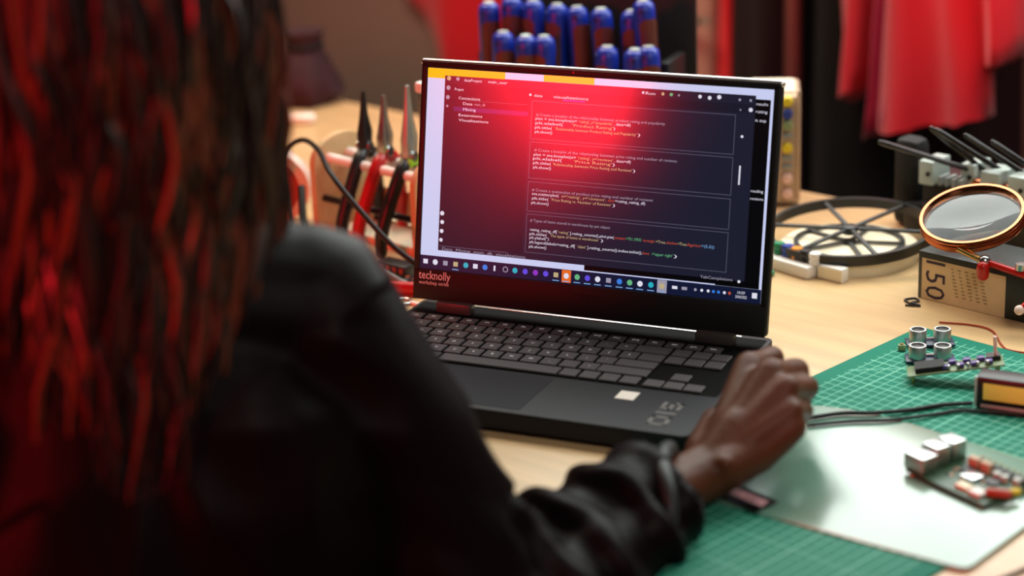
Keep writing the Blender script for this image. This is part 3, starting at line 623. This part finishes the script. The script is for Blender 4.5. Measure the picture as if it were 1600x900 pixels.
tag(MB().tube(bez([(.2550, .0800, ZP+.0019), (.285, .0990, ZP+.0019), (.318, .1140, ZP+.0019), (.350, .1420, .0046), (.368, .1560, .0046), (.400, .1610, .0046), (.450, .163, .0046)]), .0016, 8).obj('black_lead', 'cable'), 'lower thin black cable bowed across the mat below the yellow device', 'cable')

# ------------------------------------------------------------------ right side of the bench
# box
BX = thing('carton', 'black carton with a kraft label marked 150, under the magnifier', 'box', (.266, .438, 0), math.radians(-20.5))
MB().box((.0640, .034, .0245), (.134, .068, .049), bev=.0008).obj('carton_body', 'box_black', BX)
lb = MB().box((.0485, -.0002, .0215), (.094, .0005, .0420)).obj('label', 'kraft', BX)
me = text_mesh('150', .039, .023); me.transform(Matrix.Translation((.0065, -.0006, .0412)) @ Matrix.Rotation(math.pi/2, 4, 'X') @ Matrix.Rotation(-math.pi/2, 4, 'Z')); link('lettering', me, 'ink', lb)
q = MB()
for i in range(9):
    for x in (.036+.0, .044, .052, .060, .068): q.box((x+i*.0008, -.0006, .0375-i*.0034), (.0016+.0035*random.random(), .0003, .0009))
q.obj('small_print', 'ink_soft', lb)
# magnifier with its arm
MG = thing('magnifier_stand', 'copper rimmed magnifying glass on a stand with red clip arm', 'magnifier', (.445, .395, 0))
G0 = V(MG.location); LC = V((.3120, .4520, .083))
lm_ = frame(LC-G0, EX, V((.10, -.38, .93)))
rim = MB().lathe([(.0475, -.0060), (.0505, -.0060), (.0515, -.004), (.0505, -.0015), (.0512, .0), (.0505, .0015), (.0515, .004), (.0505, .0060), (.0475, .0060), (.0465, 0), (.0475, -.0060)], 56, lm_).obj('lens_rim', 'copper', MG)
MB().lathe([(0, .0052), (.016, .0047), (.032, .0031), (.0466, .0008), (.0466, -.0008), (.032, -.0031), (.016, -.0047), (0, -.0052)], 48, lm_).obj('lens', 'glass', MG)
j0 = lm_ @ V((.012, -.050, 0)); J1 = V((.3345, .4030, .056))-G0; J2 = V((.400, .388, .045))-G0; J3 = V((0, 0, .045))
MB().tube([j0, J1], .0030, 10).obj('lens_stem', 'brass', MG); MB().ball(J1, .0065).obj('ball_joint', 'steel', MG); MB().tube([J1+V((0, -.004, -.012)), J1+V((0, -.006, -.004))], .006, 12, round_ends=True).obj('wing_nut', 'red_paint', MG)
MB().tube([J1, J2], .0034, 10).obj('clip_arm', 'red_paint', MG); MB().ball(J2, .0062).obj('ball_joint', 'steel', MG); MB().tube([J2, J3], .0034, 10).obj('clip_arm', 'red_paint', MG)
MB().tube([J1.lerp(J2, .55)+V((0, 0, .004)), J1.lerp(J2, .55)+V((0, 0, .010))], .0052, 12).obj('nut', 'steel', MG)
MB().tube([J2, J2+V((-.012, -.012, -.012)), J2+V((-.022, -.020, -.020))], [.0045, .0048, .0036], 10, round_ends=True).obj('clip', 'red_paint', MG); MB().ball(J2+V((-.024, -.022, -.021)), .0048).obj('clip_tip', 'tube', MG)
MB().tube([(0, 0, .006), (0, 0, .06)], .005, 12).obj('post', 'steel', MG); MB().lathe([(0, 0), (.038, 0), (.038, .004), (.030, .007), (0, .008)], 32).obj('base', 'black', MG)
# spoked ring, leaning on a wooden disc
DK = tag(MB().lathe([(0, 0), (.072, 0), (.072, .0128), (.071, .0135), (0, .0135)], 48).obj('wooden_disc', 'cream'), 'pale flat wooden disc under the black spoked ring', 'disc'); DK.location = (.165, .545, .0)
TPB = thing('tape_roll', 'cream tape roll block at the near rim of the wooden disc', 'tape', (.1700, .4650, 0), math.radians(-20))
MB().box((0, 0, .0075), (.030, .012, .015), bev=.0012).obj('tape', 'white', TPB); MB().box((.0, -.0062, .0075), (.0296, .0006, .0115)).obj('tape_end', 'cream', TPB)
WH = thing('spoked_ring', 'black plastic ring with thin spokes lying on the wooden disc', 'wheel', (.163, .556, .0210))
wm = frame((0, 0, 0), EX, (-.06, -.05, 1))
MB().lathe([(.0845, -.005), (.0890, -.005), (.0890, .006), (.0845, .006), (.0845, -.005)], 64, wm).obj('rim', 'black', WH)
MB().lathe([(0, -.002), (.008, -.002), (.008, .006), (.004, .007), (0, .007)], 20, wm).obj('hub', 'black', WH)
for k in range(6):
    a = math.radians(22+60*k); MB().box((.046, 0, .003), (.082, .0042, .0035), mtx=wm @ Matrix.Rotation(a, 4, 'Z'), bev=.0006).obj('spoke', 'grey_dark', WH)
WH.location.z = .0235
W2 = thing('spoked_ring', 'smaller black spoked ring beneath the big spoked ring', 'wheel', (.165, .545, .0138))
MB().lathe([(.0535, 0), (.0580, 0), (.0580, .0035), (.0535, .0035), (.0535, 0)], 48).obj('rim', 'black', W2); MB().lathe([(0, 0), (.007, 0), (.007, .0035), (0, .0035)], 18).obj('hub', 'black', W2)
for k in range(5): MB().box((.0295, 0, .0022), (.051, .0040, .0022), mtx=Matrix.Rotation(math.radians(10+72*k), 4, 'Z')).obj('spoke', 'grey_dark', W2)
# breadboard with binding posts
BB = thing('terminal_board', 'white plastic board with coloured binding posts beside the laptop', 'terminal board', (.104, .492, 0), math.radians(-26))
MB().box((.0225, .0, .0065), (.062, .030, .013), bev=.002).obj('board', 'white', BB)
for i, m_ in enumerate(('green_plastic', 'knob_blue', 'orange', 'black', 'white')):
    MB().lathe([(0, .013), (.0062, .013), (.0066, .0165), (.0058, .018), (.0066, .0200), (.0066, .0235), (.0056, .0250), (0, .0250)], 14, Matrix.Translation((.0+i*.0125, .001, 0))).obj('binding_post', m_, BB)
tag(MB().tube(bez([(.097, .460, .0030), (.102, .452, .0030), (.108, .458, .0032), (.104, .464, .0030)]), .0024, 8).obj('green_wire', 'green_plastic'), 'short green wire loop at the right edge of the laptop', 'wire')
# bench instrument
SC = thing('bench_instrument', 'beige bench instrument with yellow and blue knobs behind the laptop', 'instrument', (.0180, .750, 0), math.radians(17))
MB().prism(rpoly(-.0310, .0310, -.060, .030, .006), .004, .1285, bev=.006).obj('case', 'beige', SC)
MB().box((.0, -.015, .1290), (.050, .060, .005), bev=.0024).obj('top_cap', 'cream', SC)
for sx in (-.024, .024):
    for sy in (-.05, .02): MB().tube([(sx, sy, 0), (sx, sy, .005)], .005, 10).obj('foot', 'black_matte', SC)
MB().box((.0290, -.0605, .072), (.0045, .004, .126), bev=.0015).obj('side_strip', 'beige', SC)
for z, m_, kind in ((.1230, 'yellow', 0), (.1085, 'knob_blue', 0), (.0955, 'pale_green', 0), (.083, 'grey', 1), (.0690, 'yellow', 0), (.057, 'grey', 1), (.047, 'grey', 1), (.0330, 'pale_ring', 2), (.0150, 'pale_ring', 2)):
    for x in (.0165, -.006):
        if kind == 1: MB().box((x, -.0610, z), (.012, .004, .0055), bev=.001).obj('button', m_, SC)
        else: MB().lathe([(.0062, 0), (.0060, .005), (.0048, .0065), (0, .0068)], 16, Matrix.Translation((x, -.060, z)) @ Matrix.Rotation(math.pi/2, 4, 'X')).obj('knob', m_, SC)
# wireless unit with rod antennas and grey blocks
AN = thing('antenna_unit', 'black unit with thin rod antennas and grey blocks behind the magnifier', 'device', (.288, .640, 0), TR)
MB().box((.02, .012, .032), (.17, .075, .064), bev=.006).obj('housing', 'black', AN)
MB().box((-.0935, .002, .0500), (.034, .030, .100), bev=.011).obj('side_post', 'black_matte', AN); MB().box((-.062, .0, .016), (.060, .036, .032), bev=.005).obj('foot_block', 'black', AN)
for x, y, w in ((-.052, -.030, .017), (-.010, -.016, .016), (.024, -.030, .022), (.056, -.030, .022), (.088, -.030, .020)):
    g_ = MB().box((x, y+.010, .0745), (w, .036, .026), bev=.0012).obj('grey_block', 'grey_light', AN); MB().tube([(x+.2*w, y-.0085, .074), (x+.2*w, y-.0095, .074)], .0026, 10).obj('hole', 'black', g_)
for x in (.006, .040, .072): MB().box((x, -.024, .0700), (.0085, .020, .011), bev=.001).obj('terminal', 'copper', AN)
for i in range(4): MB().box((-.034+i*.008, -.030, .0690), (.003, .020, .009)).obj('fin', 'grey', AN)
MB().tube([(-.072, -.031, .030), (-.064, -.033, .030)], .0042, 10).obj('connector', 'steel', AN); MB().tube([(-.060, -.031, .026), (-.040, -.033, .026)], .0030, 10).obj('connector', 'steel', AN)
IA = (Matrix.Translation(AN.location) @ Matrix.Rotation(TR, 4, 'Z')).inverted()
for p0, p1 in (((0.1803, 0.6066, 0.1088), (0.2704, 0.6220, 0.0823)), ((0.2344, 0.6066, 0.1280), (0.2898, 0.6322, 0.0761)), ((0.2417, 0.5984, 0.1288), (0.3215, 0.6220, 0.0741)), ((0.2713, 0.6025, 0.1238), (0.3604, 0.6169, 0.0659)), ((0.2993, 0.6025, 0.1190), (0.3778, 0.6169, 0.0659))):
    p0, p1 = IA @ V(p0), IA @ V(p1); MB().tube([p0, p0.lerp(p1, .05), p1], [.0024, .0030, .0030], 10, round_ends=True).obj('antenna', 'black_gloss', AN)
# offcuts of wire
tag(MB().tube(bez([(.262, .415, .0012), (.254, .424, .0012), (.262, .432, .0012), (.268, .424, .0014), (.262, .418, .0012), (.272, .412, .0012), (.258, .409, .0012)]), .0010, 6).obj('wire_offcut', 'black'), 'small tangled dark wire offcut in front of the kraft label box', 'wire')
tag(MB().tube(bez([(.300, .372, .0012), (.330, .374, .0012), (.352, .364, .0014), (.368, .330, .0012), (.380, .318, .0012), (.420, .316, .0012), (.46, .310, .0012)]), .0009, 6).obj('thin_wire', 'wire_red'), 'thin reddish wire curving over the bench beyond the mat', 'wire')
tag(MB().tube(bez([(.440, -.165, .0018), (.462, -.130, .0018), (.482, -.10, .0018), (.505, -.08, .0018)]), .0016, 8).obj('thin_cable', 'cable'), 'thin dark cable on bare wood at the near right corner', 'cable')

# ------------------------------------------------------------------ left side: pliers rack and tools
ra = V((-.4095, .4260, 0)); rb = V((-.2600, .3740, 0)); rx = (rb-ra).normalized(); ry = V((-rx.y, rx.x, 0)); rl = (rb-ra).length
RK = thing('pliers_rack', 'small plywood rack with round topped sides and white rods holding pliers', 'rack', ra, math.atan2(rx.y, rx.x))
side = [(0, 0), (.085, 0)]+[(.0425+.0425*math.cos(math.radians(a)), .085+.030*math.sin(math.radians(a))) for a in range(0, 181, 15)]
for x in (0, rl):
    MB().prism(side, -.004, .004, Matrix(((0, 0, 1, x), (1, 0, 0, 0), (0, 1, 0, 0), (0, 0, 0, 1))), bev=.0006).obj('side_panel', 'ply', RK)
MB().box((rl/2, .055, .004), (rl-.008, .06, .008)).obj('base_board', 'cream', RK); MB().box((rl/2, .081, .03), (rl-.008, .006, .036)).obj('back_board', 'ply', RK)
for y, z in ((.022, .090), (.052, .090)): MB().tube([(.004, y, z), (rl-.004, y, z)], .0055, 12).obj('rod', 'white', RK)
MB().tube([(.004, .012, .046), (rl-.004, .012, .046)], .0040, 12).obj('rod', 'black', RK)
def pliers(name, x, label, hm_, jm, hub=None, lean=0, size=1, wide_=1):
    """standing astride the rods, nose up; one handle in front and one behind"""
    o = thing(name, label, 'pliers', ra+rx*x+ry*.037+V((0, 0, .0)), math.atan2(rx.y, rx.x)+lean, 'pliers on the plywood rack')
    z0 = .107
    for s_ in (-1, 1):
        MB().tube([(0, s_*.004, z0), (.001, s_*.0065*wide_, z0+.016*size), (.001, s_*.003, z0+.035*size), (.002, s_*.0014, z0+.062*size)], [.0066, .0058, .0036, .0014], 8).obj('jaw', jm, o)
        pts = bez([(0, -s_*.003, z0), (0, s_*.016, z0-.012), (-.004, s_*.030, z0-.038), (-.010, s_*.044*wide_, z0-.074), (-.012, s_*.046*wide_, z0-.098)], 5)
        MB().tube(pts, [.0060]*4+[.0074]*(len(pts)-8)+[.0068]*4, 10, round_ends=True).obj('handle', hm_[0 if s_ < 0 else 1], o)
    MB().tube([(-.008, 0, z0), (.008, 0, z0)], .0062, 12).obj('pivot', 'steel', o)
    if hub: MB().box((0, 0, z0-.006), (.016, .022, .010), bev=.003).obj('collar', hub, o)
    return o
pliers('pliers', .048, 'black handled needle nose pliers with dark jaws, leftmost on the rack', ('black', 'black'), 'black', lean=.35)
pliers('pliers', .080, 'red handled pliers with pinkish steel jaws, middle of the rack', ('red_grip', 'red_grip'), 'steel', lean=.25)
pliers('pliers', .118, 'black handled cutters with a lime collar, next to the laptop', ('black', 'black'), 'steel_rough', 'lime', lean=.2, size=1.25)
TW = thing('tweezers', 'tall pinkish steel tweezers standing at the laptop edge of the rack', 'tweezers', ra+rx*.146+ry*.037+V((0, 0, .0)), math.atan2(rx.y, rx.x))
for s_ in (-1, 1): MB().box((-.004+s_*.0035, 0, .135), (.0016, .007, .090), mtx=Matrix.Rotation(s_*-.03, 4, 'Y')).obj('arm', 'steel', TW)
MB().box((-.004, 0, .186), (.012, .010, .012), bev=.003).obj('cap', 'white', TW); MB().box((-.004, 0, .094), (.010, .012, .016), bev=.002).obj('collar', 'black', TW)
tag(MB().tube(bez([(-.4700, .4600, .060), (-.4528, .4401, .094), (-.4308, .4452, .108), (-.385, .400, .112), (-.3434, .350, .104), (-.3050, .330, .078), (-.2500, .318, .036), (-.200, .33, .006), (-.15, .36, .0035)]), .0030, 10).obj('arched_cable', 'cable'), 'dark cable arching in front of the pliers to the laptop', 'cable')
tag(MB().tube(bez([(-.4760, .4400, .066), (-.4560, .4200, .090), (-.440, .410, .075), (-.4280, .400, .040), (-.4200, .390, .0050), (-.40, .36, .0034), (-.36, .33, .0034)]), .0028, 10).obj('looped_cable', 'grey_dark'), 'greyish cable looping down beside the pale reel', 'cable')
tag(MB().tube(bez([(-.4420, .455, .050), (-.425, .425, .022), (-.408, .405, .0060), (-.38, .37, .0050), (-.35, .34, .0048)]), .0045, 10).obj('thick_cable', 'cable'), 'thick black cable between the pale reel and the pliers rack', 'cable')
# reel
RE = thing('reel', 'upright reel with a pale rim and red face behind the person', 'reel', (-.4880, .4750, 0), math.radians(20))
rm_ = Matrix.Translation((0, 0, .0415)) @ Matrix.Rotation(math.pi/2, 4, 'X')
MB().lathe([(.030, -.012), (.0410, -.012), (.0415, -.010), (.0415, .010), (.0410, .012), (.030, .012), (.030, -.012)], 40, rm_).obj('rim', 'pale_ring', RE); MB().lathe([(0, -.009), (.030, -.009), (.030, .009), (.012, .009), (.010, .012), (0, .012)], 36, rm_).obj('face', 'red_disc', RE)
TU = thing('white_tube', 'small white capped tube lying at the far left of the bench', 'tube', (-.690, .868, .0075), math.radians(20))
MB().tube([(-.045, 0, 0), (.020, 0, 0)], .0072, 14, round_ends=True).obj('tube', 'tube', TU); MB().tube([(.012, 0, 0), (.022, 0, 0)], .0075, 14, round_ends=True).obj('cap', 'white', TU)
PO = thing('cloth_pouch', 'dark maroon cloth pouch standing at the far corner of the bench', 'pouch', (-.735, .985, 0))
q = MB(); q.lathe([(0, 0), (.040, .0), (.050, .016), (.046, .036), (.034, .062), (.022, .082), (.027, .094), (.028, .102), (.018, .100), (0, .090)], 28)
for v in q.b.verts:
    n_ = noise.noise(v.co*38); v.co += V((v.co.x, v.co.y, 0))*.22*n_
q.obj('bag', 'maroon_cloth', PO); MB().tube([(.0262*math.cos(2*math.pi*k/20), .0262*math.sin(2*math.pi*k/20), .082) for k in range(20)], .003, 8, close=True).obj('cord', 'black_cloth', PO)
# little parts in front of the rack
C1 = thing('circuit_board', 'small olive circuit board lying in front of the pliers rack', 'circuit board', (-.300, .345, 0), .5)
MB().box((0, 0, .0035), (.045, .030, .0016)).obj('board', 'pcb_olive', C1)
for i in range(6): MB().box((-.016+.0065*i, .004*(-1)**i, .0068), (.005, .006, .005), bev=.0006).obj('component', ('black', 'grey', 'beige')[i % 3], C1)
for x in (-.018, .018): MB().box((x, 0, .0014), (.003, .02, .0028)).obj('pin_row', 'black', C1)
C2 = thing('connector_block', 'black connector block between the pliers handles and the laptop', 'connector', (-.268, .345, 0), -.25)
MB().box((0, 0, .007), (.040, .020, .014), bev=.0015).obj('body', 'black', C2)
for i in range(4): MB().box((-.014+.0095*i, -.0101, .008), (.005, .0008, .006)).obj('slot', 'brown_red', C2)
C3 = thing('probe', 'slim grey probe lying beside the laptop above the red handle', 'probe', (-.252, .312, .0062), math.radians(-33))
MB().tube([(-.026, 0, 0), (.026, 0, 0)], .0042, 10, round_ends=True).obj('body', 'grey', C3); MB().tube([(-.034, 0, 0), (-.026, 0, 0)], [.0014, .0034], 8).obj('tip', 'green_plastic', C3)
C4 = thing('red_handled_tool', 'thick red handled tool lying against the left side of the laptop', 'tool', (-.237, .287, .0075), math.radians(11))
MB().tube([(-.030, 0, 0), (-.012, 0, .0), (.028, 0, 0)], [.0058, .0070, .0066], 12, round_ends=True).obj('handle', 'red_grip', C4); MB().tube([(.028, 0, 0), (.050, 0, 0)], .0025, 8).obj('shaft', 'steel', C4)
C5 = thing('silver_ring', 'small silver key ring by the lower left corner of the laptop screen', 'ring', (-.2200, .2640, .0020))
MB().tube([(.0085*math.cos(2*math.pi*k/24), .0085*math.sin(2*math.pi*k/24), 0) for k in range(24)], .0014, 8, close=True).obj('ring', 'steel', C5); MB().tube([(.0085, 0, 0), (.022, -.004, 0)], .0022, 8).obj('stub', 'white', C5)
C6 = thing('circuit_board', 'dark circuit board with red parts lying left of the laptop', 'circuit board', (-.238, .322, 0), -.4)
MB().box((0, 0, .0012), (.036, .024, .0016)).obj('board', 'black', C6)
for i in range(5): MB().box((-.012+.006*i, .003*(-1)**i, .0035), (.004, .005, .003)).obj('component', ('brown_red', 'grey_dark')[i % 2], C6)

# ------------------------------------------------------------------ screwdriver stand behind the laptop
SD = thing('screwdriver_stand', 'black two tier screwdriver stand behind the laptop screen', 'stand', (-.190, .660, 0))
MB().box((0, .0375, .050), (.235, .064, .10), bev=.002).obj('rear_tier', 'black', SD); MB().box((0, -.030, .030), (.235, .070, .06), bev=.002).obj('front_tier', 'black', SD)
MB().box((-.112, .02, .085), (.012, .06, .17), bev=.003).obj('end_plate', 'black', SD); MB().box((.112, .02, .085), (.012, .06, .17), bev=.003).obj('end_plate', 'black', SD)
MB().box((.005, .066, .135), (.240, .005, .27), bev=.001).obj('back_plate', 'black_matte', SD)
def screwdriver(label, grp):
    o = thing('screwdriver', label, 'screwdriver', (0, 0, 0), 0, grp)
    prof_ = [(0, .098), (.0075, .0975), (.0115, .094), (.0128, .086), (.0124, .060), (.0118, .040), (.0128, .022), (.0100, .010), (.0070, .003), (.0062, .0), (0, 0)]
    MB().lathe(prof_, 18).obj('handle', 'blue', o)
    q = MB()
    for a0 in (-48, 130):   # soft grip panels let into two sides
        rows = []
        for z, r in ((.079, .0131), (.074, .0134), (.060, .0131), (.042, .0126), (.024, .0132), (.017, .0122)):
            w = 58 if .02 < z < .078 else 30
            rows.append([q.b.verts.new(((r)*math.cos(math.radians(a0+w*(k/3-1))), (r)*math.sin(math.radians(a0+w*(k/3-1))), z)) for k in range(7)])
        for A, B in zip(rows, rows[1:]):
            for k in range(6): q.b.faces.new((A[k], A[k+1], B[k+1], B[k]))
    q.obj('grip', 'maroon_grip', o)
    MB().tube([(0, -.0118, .088), (0, -.0131, .088)], .0028, 10).obj('hang_hole', 'blue_deep', o); MB().tube([(0, 0, .0975), (0, 0, .0990)], .0060, 12).obj('end_cap', 'grey_light', o)
    MB().tube([(0, 0, 0), (0, 0, -.085)], .0030, 8).obj('shaft', 'steel', o)
    return o
sd0 = None
rear = [(-.2779, .2354), (-.2498, .2410), (-.2223, .2386), (-.1944, .2356), (-.1651, .2341), (-.1360, .2340), (-.1050, .2326), (-.0850, .246)]
front = [(-.2620, .2010), (-.2330, .1995), (-.2080, .1990), (-.1360, .1910), (-.1050, .1905), (-.0840, .1930)]
ordn = ['first', 'second', 'third', 'fourth', 'fifth', 'sixth', 'seventh', 'eighth']
for grp, row, yy in (('screwdrivers in the rear row of the stand', rear, .655), ('screwdrivers in the front row of the stand', front, .612)):
    for i, (x, zt) in enumerate(row):
        lab = 'blue screwdriver with brown grip, %s from the left in the %s row of the stand' % (ordn[i], 'rear' if yy > .63 else 'front')
        if sd0 is None: sd0 = o = screwdriver(lab, grp)
        else:
            o = copy_tree(sd0); o['label'] = lab; o['group'] = grp
        dy = yy-.62; t_ = dy/2.09   # heights were read at one depth; slide along the sight line
        o.location = (x+(x-.698)*t_, yy, zt+(zt-.693)*t_-.098); o.rotation_euler = (math.radians(random.uniform(-4, 2)), math.radians(random.uniform(-3, 3)), math.radians((-4, -22, -74, -62, 12, -6, -14, 10)[i]))
CL = thing('white_clip', 'white plastic clip on the left end of the screwdriver stand', 'clip', (-.303, .680, .170))
MB().box((0, 0, .009), (.016, .014, .012), bev=.003).obj('body', 'white', CL); MB().box((.014, -.004, .004), (.012, .010, .008), bev=.002).obj('jaw', 'white', CL); MB().box((.005, 0, .0015), (.03, .016, .003), bev=.001).obj('plate', 'cream', CL)
CP = thing('clip_post', 'black peg behind the clip at the left of the screwdriver stand', 'peg', (-.303, .700, 0)); MB().box((0, -.01, .085), (.014, .014, .170), bev=.001).obj('peg', 'black', CP)
PW = tag(MB().box((0, 0, .205), (.030, .024, .41), bev=.001).obj('upright_board', 'ply_dark'), 'dark wooden upright board right of the screwdriver stand', 'board'); PW.location = (-.116, .745, 0)

# ------------------------------------------------------------------ clothes rail and garments at the back
RL = thing('clothes_rail', 'metal clothes rail with a pinkish upright behind the bench', 'clothes rail', tf(0, 0, -.74), TR)
RS = 1.27
for x in (-.572, 1.30):
    MB().tube([(x, RS, .02), (x, RS, 1.52)], .0125, 14).obj('upright', 'rail', RL); MB().tube([(x, RS-.22, .018), (x, RS+.22, .018)], .014, 12, round_ends=True).obj('foot', 'rail', RL)
MB().tube([(-1.0, RS, 1.50), (1.34, RS, 1.50)], .0125, 14, round_ends=True).obj('rail_bar', 'rail', RL)
MB().tube([(-1.0, RS, .02), (-1.0, RS, 1.50)], .0125, 14).obj('upright', 'rail', RL); MB().tube([(-1.0, RS-.22, .018), (-1.0, RS+.22, .018)], .014, 12, round_ends=True).obj('foot', 'rail', RL)
def garment(name, label, cat, a, top, hem, w_top, w_hem, m, depth=.055, skew=0, fold=7, seed=0, hemcurve=0, sleeves=(), s_=RS, facing=0):
    """a hanging garment: shoulders narrow to the hanger, body falls in vertical folds"""
    o = thing(name, label, cat, tf(a, s_, 0), TR+facing)
    def sheet(q, x0t, x1t, x0b, x1b, zt, zb, dp, sd, fd, nz=22, na=56):
        rings = []
        for i in range(nz+1):
            t = i/nz; ring = []
            for k in range(na):
                an = 2*math.pi*k/na; u = .5+.5*math.cos(an); e = math.sin(an)
                sh = min(1, (t/.12)**.5) if t < .12 else 1
                xa = x0t+(x0b-x0t)*t; xb = x1t+(x1b-x1t)*t; xm = (xa+xb)/2; xh = (xb-xa)/2*(.55+.45*sh)
                x = xm+math.cos(an)*xh
                z = zt+(zb-zt)*t+(1-sh)*0+hemcurve*t*t*math.cos(an)
                y = e*dp*(.35+.65*sh)+.014*t**.7*math.sin(fd*u*math.pi+sd)+.012*noise.noise(V((u*5, t*2.5, sd)))
                ring.append(q.b.verts.new((x+.008*noise.noise(V((an, t*4, sd+9))), y, z+.010*noise.noise(V((u*7, sd, t))))))
            rings.append(ring)
        for A, B in zip(rings, rings[1:]):
            for k in range(na): q.b.faces.new((A[k], A[(k+1) % na], B[(k+1) % na], B[k]))
        q.b.faces.new(rings[0][::-1]); q.b.faces.new(rings[-1])
    q = MB(); sheet(q, -w_top/2, w_top/2, -w_hem/2+skew, w_hem/2+skew, top, hem, depth, seed, fold); q.obj('body_cloth', m, o, angle=80)
    for (x0, x1, xb0, xb1, zt, zb, mm) in sleeves:
        q = MB(); sheet(q, x0, x1, xb0, xb1, zt, zb, .04, seed+2, 3); q.obj('sleeve', mm, o, angle=80)
    MB().tube(bez([(-w_top*.42, 0, top-.03), (0, 0, top+.01), (w_top*.42, 0, top-.03)], 6), .006, 8).obj('hanger', 'steel', o)
    MB().tube(bez([(0, 0, top+.008), (0, 0, top+.05), (.012, -.016, .765), (0, 0, .790), (-.004, .017, .772)], 6), .0025, 8).obj('hanger_hook', 'steel', o)
    return o
garment('red_jacket', 'bright red jacket with a pointed hem hanging on the rail, left of the crimson coat', 'jacket', -.430, .70, -.015, .15, .085, 'red_cloth', skew=-.002, seed=1.3, fold=2, hemcurve=.03)
garment('red_coat', 'crimson flared coat with a hanging sleeve at the far right of the rail', 'coat', -.288, .70, -.030, .05, .185, 'red_cloth', seed=2.2, fold=3, hemcurve=.022, sleeves=((.030, .070, .062, .128, .64, .062, 'red_cloth'), (-.04, .0, -.098, -.035, .62, -.042, 'magenta_cloth')), s_=RS-.07)
garment('black_coat', 'long black coat hanging just right of the pinkish rail upright', 'coat', -.538, .70, -.60, .18, .195, 'black_cloth', seed=.6, fold=2, s_=RS+.07)
garment('black_coat', 'long black coat hanging behind the red jacket and crimson coat', 'coat', -.365, .69, -.60, .16, .21, 'black_cloth', seed=3.6, fold=3, s_=RS+.13)
garment('black_coat', 'black coat hanging left of the pinkish rail upright, beside the red scarf', 'coat', -.630, .70, -.50, .10, .105, 'black_cloth', seed=5.1, fold=2, s_=RS+.02)
garment('red_scarf', 'narrow red scarf hanging between the beige shirt and black coat', 'scarf', -.706, .69, -.35, .03, .055, 'red_cloth', depth=.02, seed=4.2, fold=1, s_=RS+.05)
bs = garment('beige_shirt', 'beige work shirt with a dark pocket slit hanging on the rail', 'shirt', -.795, .70, -.45, .13, .118, 'beige_cloth', depth=.03, seed=6.0, fold=2, s_=RS+.04)
MB().box((.0, -.062, -.015), (.012, .012, .055), bev=.004).obj('pocket_slit', 'black_cloth', bs); MB().box((0, -.055, .045), (.125, .010, .012), bev=.003).obj('seam', 'grey_dark', bs)
# red jacket on the wall
RJ = thing('wall_jacket', 'red jacket hanging on the back wall left of the screwdrivers', 'jacket', tf(-1.72, 1.745, 0), TR)
q = MB(); nn = 40; rings = []
for i in range(17):
    t = i/16; zz = .62-.88*t; ring = []
    wl = max(.012, .15-1.05*max(0, -.10-zz)); wr = .14
    for k in range(nn):
        an = 2*math.pi*k/nn; x = math.cos(an)*(wr if math.cos(an) > 0 else wl)
        ring.append(q.b.verts.new((x, math.sin(an)*.03-.012*math.sin(7*x/.1*.5+1), zz-.012*math.cos(an)*t)))
    rings.append(ring)
for A, B in zip(rings, rings[1:]):
    for k in range(nn): q.b.faces.new((A[k], A[(k+1) % nn], B[(k+1) % nn], B[k]))
q.b.faces.new(rings[0][::-1]); q.b.faces.new(rings[-1]); q.obj('body_cloth', 'red_cloth', RJ, angle=80); MB().tube([(0, .03, .60), (0, -.03, .64)], .006, 8).obj('peg', 'steel', RJ)
